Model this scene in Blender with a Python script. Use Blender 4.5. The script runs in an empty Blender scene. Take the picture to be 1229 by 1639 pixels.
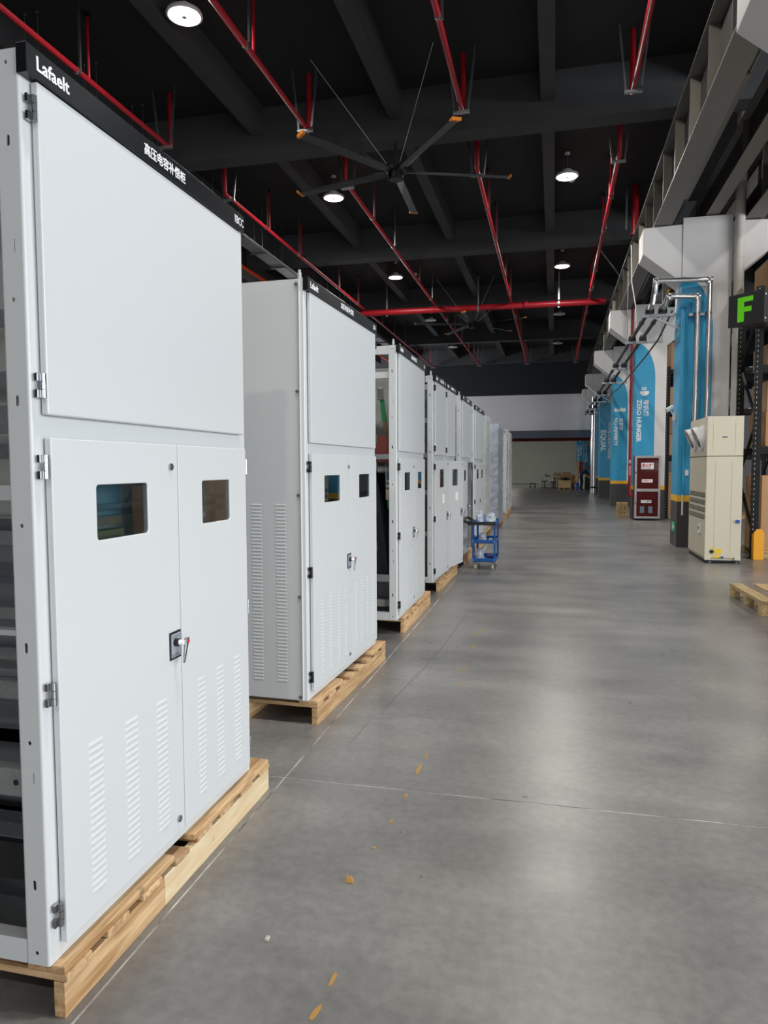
import bpy, bmesh, math, random
from mathutils import Vector, Matrix
random.seed(7)
R = math.radians
S = bpy.context.scene
COL = S.collection

# ---------------------------------------------------------------- camera
FPX, CX, CY, VX, VY, CAMH = 1136.0, 614.5, 819.5, 886.0, 747.0, 1.38
ROLL = R(0.22)
_a = (VX-CX)*math.cos(ROLL) + (CY-VY)*math.sin(ROLL)
_b = -(VX-CX)*math.sin(ROLL) + (CY-VY)*math.cos(ROLL)
PITCH = math.atan(_b/FPX)
YAW = math.atan(_a*math.cos(PITCH)/FPX)
fw = Vector((-math.sin(YAW)*math.cos(PITCH), math.cos(YAW)*math.cos(PITCH), -math.sin(PITCH)))
rt0 = Vector((math.cos(YAW), math.sin(YAW), 0)); up0 = rt0.cross(fw)
rt = rt0*math.cos(ROLL) - up0*math.sin(ROLL); up = up0*math.cos(ROLL) + rt0*math.sin(ROLL)
cd = bpy.data.cameras.new('camera'); cam = bpy.data.objects.new('camera', cd); COL.objects.link(cam)
cd.sensor_fit = 'VERTICAL'; cd.sensor_height = 24; cd.lens = FPX*24/1639; cd.clip_start = 0.05; cd.clip_end = 300
m = Matrix((rt, up, -fw)).transposed().to_4x4(); m.translation = (0, 0, CAMH)
cam.matrix_world = m
S.camera = cam

# ---------------------------------------------------------------- world, daylight, exposure
w = bpy.data.worlds.new('world'); S.world = w; w.use_nodes = True
bg = w.node_tree.nodes['Background']; bg.inputs[0].default_value = (0.75, 0.86, 1.0, 1); bg.inputs[1].default_value = 1.0
S.view_settings.view_transform = 'Standard'; S.view_settings.look = 'None'
S.view_settings.exposure = 0.0; S.view_settings.gamma = 1.0; S.view_settings.use_curve_mapping = False

def area_light(name, loc, target, sx, sy, power, color):
    l = bpy.data.lights.new(name, 'AREA'); l.shape = 'RECTANGLE'; l.size = sx; l.size_y = sy
    l.energy = power; l.color = color
    o = bpy.data.objects.new(name, l); COL.objects.link(o); o.location = loc
    o.rotation_euler = (Vector(target)-Vector(loc)).to_track_quat('-Z', 'Y').to_euler()
    return o
# daylight entering the window wall on the right and an unseen gate added behind the camera for its light
area_light('daylight_right_windows', (13.7, -1.5, 3.4), (0, -1.5, 3.4), 17.0, 5.0, 2080, (0.93, 0.97, 1.0))
area_light('added_back_gate_light', (4.0, -13.7, 2.0), (4.0, 0, 2.0), 10.0, 3.6, 260, (0.93, 0.97, 1.0))
# daylight of the window band high on the left wall near the far end
area_light('daylight_left_windows', (-11.7, 33.0, 4.4), (0, 34.0, 3.2), 6.0, 2.2, 520, (0.95, 0.97, 1.0))
# daylight of the room at the far end
area_light('daylight_far_room', (-8.5, 49.0, 3.2), (0, 51.0, 1.0), 8.0, 2.5, 260, (1.0, 0.99, 0.93))

# ---------------------------------------------------------------- materials
def lin(h):
    h = h.lstrip('#'); v = [int(h[i:i+2], 16)/255 for i in (0, 2, 4)]
    return tuple(c/12.92 if c <= .04045 else ((c+.055)/1.055)**2.4 for c in v) + (1,)
MATS = {}
def mat(name, col, rough=.5, metal=0, var=0, vscale=8, bump=0, bscale=40, spec=.5, stretch=None, col2=None, emit=0, coat=0):
    if name in MATS: return MATS[name]
    m = bpy.data.materials.new(name); m.use_nodes = True; nt = m.node_tree; b = nt.nodes['Principled BSDF']
    c = lin(col) if isinstance(col, str) else tuple(col)+(1,)
    b.inputs['Base Color'].default_value = c; b.inputs['Roughness'].default_value = rough
    b.inputs['Metallic'].default_value = metal; b.inputs['Specular IOR Level'].default_value = spec
    if coat: b.inputs['Coat Weight'].default_value = coat; b.inputs['Coat Roughness'].default_value = .15
    if emit:
        b.inputs['Emission Color'].default_value = c; b.inputs['Emission Strength'].default_value = emit
    if var or bump:
        tc = nt.nodes.new('ShaderNodeTexCoord'); mp = nt.nodes.new('ShaderNodeMapping')
        if stretch: mp.inputs['Scale'].default_value = stretch
        nt.links.new(tc.outputs['Object'], mp.inputs[0])
    if var:
        n = nt.nodes.new('ShaderNodeTexNoise'); n.inputs['Scale'].default_value = vscale; n.inputs['Detail'].default_value = 5
        n.inputs['Roughness'].default_value = .6
        nt.links.new(mp.outputs[0], n.inputs['Vector'])
        r = nt.nodes.new('ShaderNodeValToRGB'); r.color_ramp.elements[0].position = .3; r.color_ramp.elements[1].position = .7
        if col2: c2 = lin(col2)
        else: c2 = tuple(min(1, x*(1+var)) for x in c[:3])+(1,)
        c1 = c if col2 else tuple(x*(1-var) for x in c[:3])+(1,)
        r.color_ramp.elements[0].color = c1; r.color_ramp.elements[1].color = c2
        nt.links.new(n.outputs['Fac'], r.inputs[0]); nt.links.new(r.outputs[0], b.inputs['Base Color'])
    if bump:
        n2 = nt.nodes.new('ShaderNodeTexNoise'); n2.inputs['Scale'].default_value = bscale; n2.inputs['Detail'].default_value = 3
        nt.links.new(mp.outputs[0], n2.inputs['Vector'])
        bp = nt.nodes.new('ShaderNodeBump'); bp.inputs['Strength'].default_value = bump; bp.inputs['Distance'].default_value = .01
        nt.links.new(n2.outputs['Fac'], bp.inputs['Height']); nt.links.new(bp.outputs[0], b.inputs['Normal'])
    MATS[name] = m
    return m

def glass_mat(name, tint, gloss=.12, rough=.03, alpha=.85):
    if name in MATS: return MATS[name]
    m = bpy.data.materials.new(name); m.use_nodes = True; nt = m.node_tree; nt.nodes.clear()
    out = nt.nodes.new('ShaderNodeOutputMaterial'); mix = nt.nodes.new('ShaderNodeMixShader')
    t = nt.nodes.new('ShaderNodeBsdfTransparent'); g = nt.nodes.new('ShaderNodeBsdfGlossy'); fr = nt.nodes.new('ShaderNodeFresnel')
    t.inputs[0].default_value = lin(tint); g.inputs['Roughness'].default_value = rough
    # reflection grows towards grazing angles, the same from both sides of the pane
    lw = nt.nodes.new('ShaderNodeLayerWeight'); lw.inputs[0].default_value = .5; nt.nodes.remove(fr)
    pw = nt.nodes.new('ShaderNodeMath'); pw.operation = 'POWER'; pw.inputs[1].default_value = 4
    mm = nt.nodes.new('ShaderNodeMath'); mm.operation = 'ADD'; mm.inputs[1].default_value = gloss
    nt.links.new(lw.outputs['Facing'], pw.inputs[0]); nt.links.new(pw.outputs[0], mm.inputs[0]); nt.links.new(mm.outputs[0], mix.inputs[0])
    nt.links.new(t.outputs[0], mix.inputs[1]); nt.links.new(g.outputs[0], mix.inputs[2]); nt.links.new(mix.outputs[0], out.inputs[0])
    MATS[name] = m
    return m

def film_mat(name, col, opac=.45, vscale=14):
    """clear plastic film / bags: partly see-through, glossy creases"""
    if name in MATS: return MATS[name]
    m = bpy.data.materials.new(name); m.use_nodes = True; nt = m.node_tree; nt.nodes.clear(); N = nt.nodes.new; L = nt.links.new
    out = N('ShaderNodeOutputMaterial'); mix = N('ShaderNodeMixShader'); t = N('ShaderNodeBsdfTransparent')
    p = N('ShaderNodeBsdfPrincipled'); p.inputs['Base Color'].default_value = lin(col); p.inputs['Roughness'].default_value = .10; p.inputs['Specular IOR Level'].default_value = .9
    tc = N('ShaderNodeTexCoord'); n = N('ShaderNodeTexNoise'); n.inputs['Scale'].default_value = vscale; n.inputs['Detail'].default_value = 4
    n.inputs['Distortion'].default_value = 1.5
    L(tc.outputs['Object'], n.inputs['Vector'])
    bp = N('ShaderNodeBump'); bp.inputs['Strength'].default_value = .9; bp.inputs['Distance'].default_value = .03
    L(n.outputs['Fac'], bp.inputs['Height']); L(bp.outputs[0], p.inputs['Normal'])
    mr = N('ShaderNodeMapRange'); mr.inputs[1].default_value = .35; mr.inputs[2].default_value = .7
    mr.inputs[3].default_value = opac*.5; mr.inputs[4].default_value = min(1, opac*1.7)
    L(n.outputs['Fac'], mr.inputs[0]); L(mr.outputs[0], mix.inputs[0])
    L(t.outputs[0], mix.inputs[1]); L(p.outputs[0], mix.inputs[2]); L(mix.outputs[0], out.inputs[0])
    MATS[name] = m
    return m

def concrete_floor():
    m = bpy.data.materials.new('polished_concrete'); m.use_nodes = True; nt = m.node_tree; b = nt.nodes['Principled BSDF']; N = nt.nodes.new; L = nt.links.new
    tc = N('ShaderNodeTexCoord')
    def noise(sc, det, st=None, dist=0):
        n = N('ShaderNodeTexNoise'); n.inputs['Scale'].default_value = sc; n.inputs['Detail'].default_value = det; n.inputs['Roughness'].default_value = .6
        n.inputs['Distortion'].default_value = dist
        if st:
            mp = N('ShaderNodeMapping'); mp.inputs['Scale'].default_value = st; L(tc.outputs['Object'], mp.inputs[0]); L(mp.outputs[0], n.inputs['Vector'])
        else: L(tc.outputs['Object'], n.inputs['Vector'])
        return n
    big = noise(.9, 6, dist=.4); fine = noise(26, 5); streak = noise(2.2, 4, (.35, 1.6, 1))
    r = N('ShaderNodeValToRGB'); e = r.color_ramp.elements; e[0].position = .28; e[1].position = .72
    e[0].color = lin('#646362'); e[1].color = lin('#8A8784'); L(big.outputs['Fac'], r.inputs[0])
    mx = N('ShaderNodeMix'); mx.data_type = 'RGBA'; mx.blend_type = 'OVERLAY'; mx.inputs[0].default_value = .35
    L(r.outputs[0], mx.inputs[6]); L(fine.outputs['Fac'], mx.inputs[7])
    mx2 = N('ShaderNodeMix'); mx2.data_type = 'RGBA'; mx2.blend_type = 'OVERLAY'; mx2.inputs[0].default_value = .35
    L(mx.outputs[2], mx2.inputs[6]); L(streak.outputs['Fac'], mx2.inputs[7])
    # dark pits and small stains
    v = N('ShaderNodeTexVoronoi'); v.inputs['Scale'].default_value = 1.7; L(tc.outputs['Object'], v.inputs['Vector'])
    lt = N('ShaderNodeMapRange'); lt.inputs[1].default_value = .012; lt.inputs[2].default_value = .03; L(v.outputs['Distance'], lt.inputs[0])
    mx3 = N('ShaderNodeMix'); mx3.data_type = 'RGBA'; mx3.blend_type = 'MULTIPLY'; mx3.inputs[0].default_value = .6
    L(mx2.outputs[2], mx3.inputs[6]); L(lt.outputs[0], mx3.inputs[7])
    L(mx3.outputs[2], b.inputs['Base Color'])
    rr = N('ShaderNodeMapRange'); rr.inputs[3].default_value = .22; rr.inputs[4].default_value = .42; L(streak.outputs['Fac'], rr.inputs[0]); L(rr.outputs[0], b.inputs['Roughness'])
    bp = N('ShaderNodeBump'); bp.inputs['Strength'].default_value = .06; bp.inputs['Distance'].default_value = .004
    L(fine.outputs['Fac'], bp.inputs['Height']); L(bp.outputs[0], b.inputs['Normal'])
    b.inputs['Specular IOR Level'].default_value = .5
    return m

def wood_mat(name, c1, c2, axis=1):
    """pine with grain running along local axis"""
    if name in MATS: return MATS[name]
    m = bpy.data.materials.new(name); m.use_nodes = True; nt = m.node_tree; b = nt.nodes['Principled BSDF']; N = nt.nodes.new; L = nt.links.new
    tc = N('ShaderNodeTexCoord'); mp = N('ShaderNodeMapping'); s = [14, 14, 14]; s[axis] = 1.3; mp.inputs['Scale'].default_value = s
    oi = N('ShaderNodeObjectInfo'); ad = N('ShaderNodeVectorMath'); ad.operation = 'ADD'
    L(tc.outputs['Object'], ad.inputs[0]); L(oi.outputs['Random'], ad.inputs[1]); L(ad.outputs[0], mp.inputs[0])
    n = N('ShaderNodeTexNoise'); n.inputs['Scale'].default_value = 3; n.inputs['Detail'].default_value = 6; n.inputs['Distortion'].default_value = .8
    L(mp.outputs[0], n.inputs['Vector'])
    r = N('ShaderNodeValToRGB'); r.color_ramp.elements[0].position = .3; r.color_ramp.elements[1].position = .68
    r.color_ramp.elements[0].color = lin(c1); r.color_ramp.elements[1].color = lin(c2)
    L(n.outputs['Fac'], r.inputs[0])
    v = N('ShaderNodeTexVoronoi'); v.inputs['Scale'].default_value = 7; L(ad.outputs[0], v.inputs['Vector'])
    k = N('ShaderNodeMapRange'); k.inputs[1].default_value = .05; k.inputs[2].default_value = .13; k.inputs[3].default_value = .45; L(v.outputs['Distance'], k.inputs[0])
    mx = N('ShaderNodeMix'); mx.data_type = 'RGBA'; mx.blend_type = 'MULTIPLY'; mx.inputs[0].default_value = .8
    L(r.outputs[0], mx.inputs[6]); L(k.outputs[0], mx.inputs[7])
    hs = N('ShaderNodeHueSaturation'); vr = N('ShaderNodeMapRange'); vr.inputs[3].default_value = .82; vr.inputs[4].default_value = 1.12
    L(oi.outputs['Random'], vr.inputs[0]); L(vr.outputs[0], hs.inputs['Value']); L(mx.outputs[2], hs.inputs['Color']); L(hs.outputs[0], b.inputs['Base Color'])
    b.inputs['Roughness'].default_value = .65
    bp = N('ShaderNodeBump'); bp.inputs['Strength'].default_value = .25; bp.inputs['Distance'].default_value = .004
    L(n.outputs['Fac'], bp.inputs['Height']); L(bp.outputs[0], b.inputs['Normal'])
    MATS[name] = m
    return m

M = dict(
    floor=concrete_floor(),
    joint=mat('joint_filler', '#4A4846', .8, var=.5, vscale=4, col2='#E8E6E2'),
    paint=mat('light_grey_powder_coat', '#CFD2D3', .33, bump=.03, bscale=400),
    galv=mat('galvanised_steel', '#A9ADB0', .38, .75, var=.12, vscale=60),
    chrome=mat('chrome', '#B4B7BA', .2, 1),
    silverpipe=mat('polished_pipe', '#D8DADC', .24, .92),
    blackpl=mat('black_header_gloss', '#17181C', .22),
    black=mat('black_plastic', '#121315', .45),
    darkpanel=mat('dark_grey_panel', '#666B70', .5, var=.15, vscale=5, stretch=(1, 1, 10)),
    white=mat('white_lettering', '#F4F5F6', .5),
    grlabel=mat('grey_label', '#9EA3AD', .5),
    redpl=mat('red_plastic', '#D8262B', .4),
    green=mat('green_sleeve', '#12804A', .5),
    brown=mat('brown_resin', '#7A3B33', .5),
    ceram=mat('grey_ceramic', '#B9BCBA', .3),
    navy=mat('navy_tarpaulin', '#141A2A', .7, var=.3, vscale=6),
    copper=mat('copper', '#C98B63', .3, 1),
    ceil=mat('black_ceiling_paint', '#252628', .85, var=.12, vscale=1.5),
    beam=mat('dark_grey_beam_paint', '#434446', .8, var=.08, vscale=2),
    wallwhite=mat('white_wall', '#DEDCDD', .8, var=.03, vscale=2),
    walldark=mat('dark_wall_paint', '#20242A', .8, var=.1, vscale=1),
    wallgreen=mat('pale_green_wall', '#B7BAB0', .8, var=.04, vscale=1),
    red=mat('red_pipe_paint', '#B31B2A', .4),
    darkred=mat('dark_red_pipe', '#8E121C', .35),
    steelrod=mat('zinc_hanger_steel', '#8C8F92', .35, .8),
    girder=mat('grey_girder_paint', '#6E6B67', .55, var=.06, vscale=3),
    girderdark=mat('dark_girder_paint', '#323130', .55, var=.06, vscale=3),
    stiff=mat('beige_stiffener_paint', '#6F6B63', .5),
    colwhite=mat('white_column_paint', '#E2E0DF', .55, var=.02, vscale=3),
    blue=mat('blue_column_paint', '#2E9FCD', .4),
    yellow=mat('yellow_stripe_paint', '#F0B51E', .5),
    colbase=mat('charcoal_column_base', '#3A3A3C', .5),
    cream=mat('cream_sheet_metal', '#CBC4AF', .4),
    creamdark=mat('cream_side_sheet', '#C2BBA6', .4),
    duct=mat('white_plastic_duct', '#E8E9EA', .35),
    gap=mat('dark_gap', '#15161A', .6),  # near-black; also stands for shade in slots, a hole and the ducts
    firered=mat('fire_cabinet_red', '#7A1218', .35),
    alu=mat('scuffed_aluminium_frame', '#B9B5B6', .3, .6, var=.25, vscale=30),
    rackblack=mat('black_rack_paint', '#0B0C0E', .6, spec=.3),
    neon=mat('green_sign_letter', '#78F222', .5),
    signblack=mat('charcoal_sign_panel', '#2C2D31', .5),
    guard=mat('yellow_rack_guard', '#F0A51C', .45),
    tape=mat('clear_packing_tape', '#C9A877', .25),
    pvc=mat('off_white_pvc', '#DEDAD2', .35),
    insul=mat('dark_pipe_insulation', '#4B4F57', .7),
    cartblue=mat('blue_cart_enamel', '#0A509C', .35),
    brass=mat('brass', '#C9A145', .3, 1),
    wheel=mat('caster_rubber', '#C8BC98', .5),
    orangetip=mat('orange_blade_tip', '#F08A1A', .45),
    blade=mat('charcoal_fan_blade', '#3A3D42', .35),
    lampwhite=mat('lamp_housing_white', '#E4E4E2', .4),
    lampon=mat('lit_lamp_lens', '#FFF8EC', .4, emit=14),
    orange=mat('orange_conductor_rail', '#F0501E', .4),
    pallet=wood_mat('pallet_pine_lengthwise', '#A67C50', '#D8B68A', 1),
    palletx=wood_mat('pallet_pine_crosswise', '#A97F55', '#D6B68C', 0),
    paleboard=wood_mat('fresh_pine', '#DDBF92', '#EFDCB8', 1),
    oldwood=wood_mat('weathered_pallet_wood', '#A08658', '#CDB386', 1),
    oldwoodx=wood_mat('weathered_pallet_wood_cross', '#A08658', '#C9AE80', 0),
    ply=mat('plywood', '#DCBF8E', .6, var=.1, vscale=4),
    skin=mat('skin', '#B98468', .6), hair=mat('black_hair', '#15120F', .6),
    shirt=mat('navy_work_shirt', '#1B2A4C', .8), trousers=mat('black_trousers', '#14161C', .8),
    glass=glass_mat('door_glass', '#D3DEE0', .03, .02),
    clearpane=glass_mat('clear_pane', '#E6E6E6', .01, .05),
    film=film_mat('stretch_film', '#FFFFFF', .24, 7),
    bubble=film_mat('bubble_wrap', '#D6E2F4', .6, 40),
    bag=film_mat('clear_plastic_bag', '#E6EEF8', .6, 18),
)
CARD = [mat('cardboard_%d' % i, c, .75, var=.06, vscale=5) for i, c in enumerate(('#B98F68', '#A97E58', '#C49C76', '#9C7350'))]

# ---------------------------------------------------------------- mesh helpers
class MB:
    def __init__(s): s.v = []; s.f = []
    def _add(s, vs, fs):
        o = len(s.v); s.v += [tuple(v) for v in vs]; s.f += [tuple(i+o for i in f) for f in fs]; return s
    def box(s, x0, x1, y0, y1, z0, z1):
        return s._add([(x0,y0,z0),(x1,y0,z0),(x1,y1,z0),(x0,y1,z0),(x0,y0,z1),(x1,y0,z1),(x1,y1,z1),(x0,y1,z1)],
                      [(3,2,1,0),(4,5,6,7),(0,1,5,4),(1,2,6,5),(2,3,7,6),(3,0,4,7)])
    def hexa(s, p):  # 8 points like box order
        return s._add(p, [(3,2,1,0),(4,5,6,7),(0,1,5,4),(1,2,6,5),(2,3,7,6),(3,0,4,7)])
    def cyl(s, p0, p1, r, n=10, r1=None, cap=True):
        p0 = Vector(p0); p1 = Vector(p1); d = (p1-p0).normalized(); r1 = r if r1 is None else r1
        a = d.orthogonal().normalized(); b = d.cross(a)
        vs = []
        for i in range(n):
            t = 2*math.pi*i/n; o = a*math.cos(t)+b*math.sin(t); vs += [p0+o*r, p1+o*r1]
        fs = [(2*i, 2*((i+1)%n), 2*((i+1)%n)+1, 2*i+1) for i in range(n)]
        if cap: fs += [tuple(2*i for i in range(n))[::-1], tuple(2*i+1 for i in range(n))]
        return s._add(vs, fs)
    def tube(s, pts, r, n=8):
        pts = [Vector(p) for p in pts]; k = len(pts); vs = []; a = None
        for i, p in enumerate(pts):
            d = (pts[min(i+1,k-1)]-pts[max(i-1,0)]).normalized()
            a = d.orthogonal().normalized() if a is None else (a-d*a.dot(d)).normalized()
            b = d.cross(a)
            sc = 1.0
            if 0 < i < k-1:
                c = (pts[i]-pts[i-1]).normalized().dot(d); sc = 1/max(.5, c)
            for j in range(n):
                t = 2*math.pi*j/n; vs.append(p+(a*math.cos(t)+b*math.sin(t))*r)
        fs = [(i*n+j, i*n+(j+1)%n, (i+1)*n+(j+1)%n, (i+1)*n+j) for i in range(k-1) for j in range(n)]
        fs += [tuple(range(n))[::-1], tuple((k-1)*n+j for j in range(n))]
        return s._add(vs, fs)
    def bar(s, p0, p1, wd, ht, upv=(0,0,1)):
        p0 = Vector(p0); p1 = Vector(p1); d = (p1-p0).normalized(); u = Vector(upv); sd = d.cross(u).normalized(); u = sd.cross(d).normalized()
        q = [p0-sd*wd/2-u*ht/2, p0+sd*wd/2-u*ht/2, p1+sd*wd/2-u*ht/2, p1-sd*wd/2-u*ht/2]
        return s.hexa(q+[x+u*ht for x in q])
    def lathe(s, prof, n=20, c=(0,0,0)):
        vs = []; k = len(prof)
        for j in range(n):
            t = 2*math.pi*j/n
            for r, z in prof: vs.append((c[0]+r*math.cos(t), c[1]+r*math.sin(t), c[2]+z))
        fs = [(j*k+i, ((j+1)%n)*k+i, ((j+1)%n)*k+i+1, j*k+i+1) for j in range(n) for i in range(k-1)]
        return s._add(vs, fs)
    def prism(s, poly, axis, a, b):
        """poly: 2-D outline; axis: 0 -> (y,z), 1 -> (x,z), 2 -> (x,y); extruded from a to b"""
        def P(u, v, t): return (t,u,v) if axis == 0 else (u,t,v) if axis == 1 else (u,v,t)
        n = len(poly)
        return s._add([P(u,v,a) for u,v in poly]+[P(u,v,b) for u,v in poly],
                      [tuple(range(n)), tuple(range(2*n-1,n-1,-1))]+[(i,(i+1)%n,n+(i+1)%n,n+i) for i in range(n)])
    def mesh(s, name):
        me = bpy.data.meshes.new(name); me.from_pydata(s.v, [], s.f); me.update()
        bm = bmesh.new(); bm.from_mesh(me); bmesh.ops.recalc_face_normals(bm, faces=bm.faces); bm.to_mesh(me); bm.free()
        return me

def finish(me, material, bevel=0, smooth=False, seg=2):
    if bevel:
        bm = bmesh.new(); bm.from_mesh(me)
        es = [e for e in bm.edges if len(e.link_faces) == 2 and e.calc_face_angle(0) > .6]
        bmesh.ops.bevel(bm, geom=es, offset=bevel, segments=seg, profile=.5, affect='EDGES', clamp_overlap=True)
        bm.to_mesh(me); bm.free()
    if material: me.materials.clear(); me.materials.append(material)
    if smooth:
        me.polygons.foreach_set('use_smooth', [True]*len(me.polygons))
        try: me.set_sharp_from_angle(angle=R(40))
        except Exception: pass
    me.update()
    return me
def link(name, data, parent=None, loc=None, rot=None):
    o = bpy.data.objects.new(name, data); COL.objects.link(o)
    if parent: o.parent = parent
    if loc: o.location = loc
    if rot: o.rotation_euler = rot
    return o
def part(name, mb, material, parent=None, bevel=0, smooth=False, label=None, kind=None):
    me = mb if isinstance(mb, bpy.types.Mesh) else mb.mesh(name)
    o = link(name, finish(me, material, bevel, smooth), parent)
    if label: o['label'] = label
    if kind: o['kind'] = kind
    return o
def tag(o, label, cat, group=None):
    o['label'] = label; o['category'] = cat
    if group: o['group'] = group
    return o
def thing(name, label, cat, loc=(0,0,0), rz=0, group=None):
    return tag(link(name, None, None, loc, (0,0,rz)), label, cat, group)
def struct(name, mb, material, parent=None, label=None, bevel=0):
    o = part(name, mb, material, parent, bevel)
    if not parent: o['kind'] = 'structure'
    if label: o['label'] = label
    return o
def B(*a): return MB().box(*a)

def plate(outer, holes, axis, a, b):
    """sheet with real holes; outer and holes are 2-D loops as in MB.prism"""
    def P(u, v, t): return (t,u,v) if axis == 0 else (u,t,v) if axis == 1 else (u,v,t)
    bm = bmesh.new(); es = []
    for lp in [outer]+holes:
        vs = [bm.verts.new(P(u,v,a)) for u,v in lp]
        es += [bm.edges.new((vs[i], vs[(i+1)%len(vs)])) for i in range(len(vs))]
    bmesh.ops.triangle_fill(bm, use_beauty=True, use_dissolve=False, edges=es)
    ex = bmesh.ops.extrude_face_region(bm, geom=list(bm.faces))
    d = Vector(P(0,0,b))-Vector(P(0,0,a))
    bmesh.ops.translate(bm, verts=[g for g in ex['geom'] if isinstance(g, bmesh.types.BMVert)], vec=d)
    bmesh.ops.recalc_face_normals(bm, faces=bm.faces)
    me = bpy.data.meshes.new('plate'); bm.to_mesh(me); bm.free()
    return me
def rrect(u0, u1, v0, v1, r, n=4):
    out = []
    for cu, cv, a0 in ((u1-r,v1-r,0),(u0+r,v1-r,90),(u0+r,v0+r,180),(u1-r,v0+r,270)):
        for i in range(n+1): t = R(a0+90*i/n); out.append((cu+r*math.cos(t), cv+r*math.sin(t)))
    return out
def rect(u0, u1, v0, v1): return [(u0,v0),(u1,v0),(u1,v1),(u0,v1)]

TXT = {}
def text_mesh(body, size, bold=.012, rot=None, sx=1.0, align='LEFT'):
    key = (body, size, bold, rot, sx, align)
    if key in TXT: return TXT[key]
    c = bpy.data.curves.new('lettering', 'FONT'); c.body = body; c.size = size; c.offset = bold*size; c.extrude = .0006; c.resolution_u = 2
    c.align_x = align
    o = bpy.data.objects.new('lettering', c); COL.objects.link(o)
    bpy.context.view_layer.update()
    me = bpy.data.meshes.new_from_object(o.evaluated_get(bpy.context.evaluated_depsgraph_get()))
    bpy.data.objects.remove(o); bpy.data.curves.remove(c)
    me.transform(Matrix.Diagonal((sx,1,1,1)))
    if rot == 'X': mt = Matrix.Rotation(R(90),4,'Z') @ Matrix.Rotation(R(90),4,'X')         # faces +X, reads towards +Y
    elif rot == '-Y': mt = Matrix.Rotation(R(90),4,'X')                                      # faces -Y, reads towards +X
    elif rot == '-Ydown': mt = Matrix.Rotation(R(90),4,'X') @ Matrix.Rotation(R(-90),4,'Z')  # faces -Y, reads downwards
    else: mt = Matrix.Identity(4)
    me.transform(mt); TXT[key] = me
    return me
def letter(name, body, size, parent, loc, rot, material, bold=.012, sx=1.0, align='LEFT'):
    me = text_mesh(body, size, bold, rot, sx, align)
    if not me.materials: me.materials.append(material)
    return link(name, me, parent, loc)

# ================================================================= THE HALL
# floor : base with poured slabs as separate pieces, joints recessed
floor = struct('floor', B(-14, 15, -15, 62, -.2, -.0015), M['joint'], label='polished grey concrete floor of the hall')
XJ = [-14, -7.151, -1.151, 4.849, 15]; YJ = [-15, -9.1, -3.1, 2.9, 8.9, 14.9, 20.9, 26.9, 32.9, 39.2, 46, 54, 62]
for i in range(len(XJ)-1):
    for j in range(len(YJ)-1):
        part('slab', B(XJ[i]+.004, XJ[i+1]-.004, YJ[j]+.004, YJ[j+1]-.004, -.15, 0), M['floor'], floor)
# leftover tan tape flakes, dark scuffs on the floor
flake = mat('tan_tape_residue', '#A98145', .7); scuffm = mat('dark_scuff', '#6A6866', .5)
def blob(x, y, rx, ry, h, ang=0, n=9):
    pts = []
    for i in range(n):
        t = 2*math.pi*i/n; k = random.uniform(.65, 1.15); u = rx*k*math.cos(t); v = ry*k*math.sin(t)
        pts.append((x+u*math.cos(ang)-v*math.sin(ang), y+u*math.sin(ang)+v*math.cos(ang)))
    return MB().prism(pts, 2, .0002, h)
for x, y, rx, ry in ((-.565,1.75,.008,.035),(-.572,1.63,.01,.03),(-.60,2.62,.009,.014),(-.62,2.42,.008,.01),(-.585,3.12,.01,.06),(-.58,3.28,.007,.03),(-.59,2.85,.008,.018),(-.575,4.45,.01,.03),(-.58,4.75,.009,.06),(-.585,5.4,.008,.08),(-.59,5.9,.009,.12),(-.59,6.4,.008,.07)):
    part('tape_residue', blob(x, y, rx, ry, .0018, random.uniform(-.15,.15)), flake, floor)
for x, y, rx, ry, a in ((-.97,3.5,.003,.3,-.05),(-.9,4.2,.004,.45,-.07),(-.83,5.1,.005,.6,-.06),(-.80,6.0,.004,.5,-.03),(.45,4.3,.01,.02,0),(-.1,2.95,.012,.008,0),(-.55,2.55,.006,.009,0),(-.42,2.28,.007,.01,0),(.9,5.6,.01,.03,1.)):
    part('scuff_mark', blob(x, y, rx, ry, .0008, a, 12), scuffm, floor)
ch = MB(); ch.v = [(.018,-.012,0),(.012,.016,0),(-.016,.013,0),(-.014,-.015,0),(.01,-.006,.017),(.004,.01,.012),(-.009,.006,.019),(-.007,-.01,.009)]
ch.f = [(3,2,1,0),(4,5,6,7),(0,1,5,4),(1,2,6,5),(2,3,7,6),(3,0,4,7)]
o = part('dirt_clump', ch, flake, None, .002); o.location = (-.65, 2.2, .0005); tag(o, 'small tan dirt clump lying on the concrete in front of the nearest cabinet', 'debris')
o = part('debris_chip', B(-.006,.006,-.009,.009,0,.009), mat('pale_chip','#B9B1A2',.7), None, .002); o.location = (-.80, 1.86, .0005); tag(o, 'tiny pale chip on the floor near the front edge', 'debris')

# ceiling, walls
struct('ceiling', B(-14, 15, -15, 39.2, 7.45, 7.7), M['ceil'], label='black painted ceiling slab')
wl = struct('wall_left', B(-12.3, -12, -15, 29.8, 0, 7.7), M['walldark'])
for a in ((-12.3,-12,29.8,36.2,0,3.2),(-12.3,-12,29.8,36.2,5.6,7.7),(-12.3,-12,36.2,62,0,7.7)): part('wall_section', B(*a), M['walldark'], wl)
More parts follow.
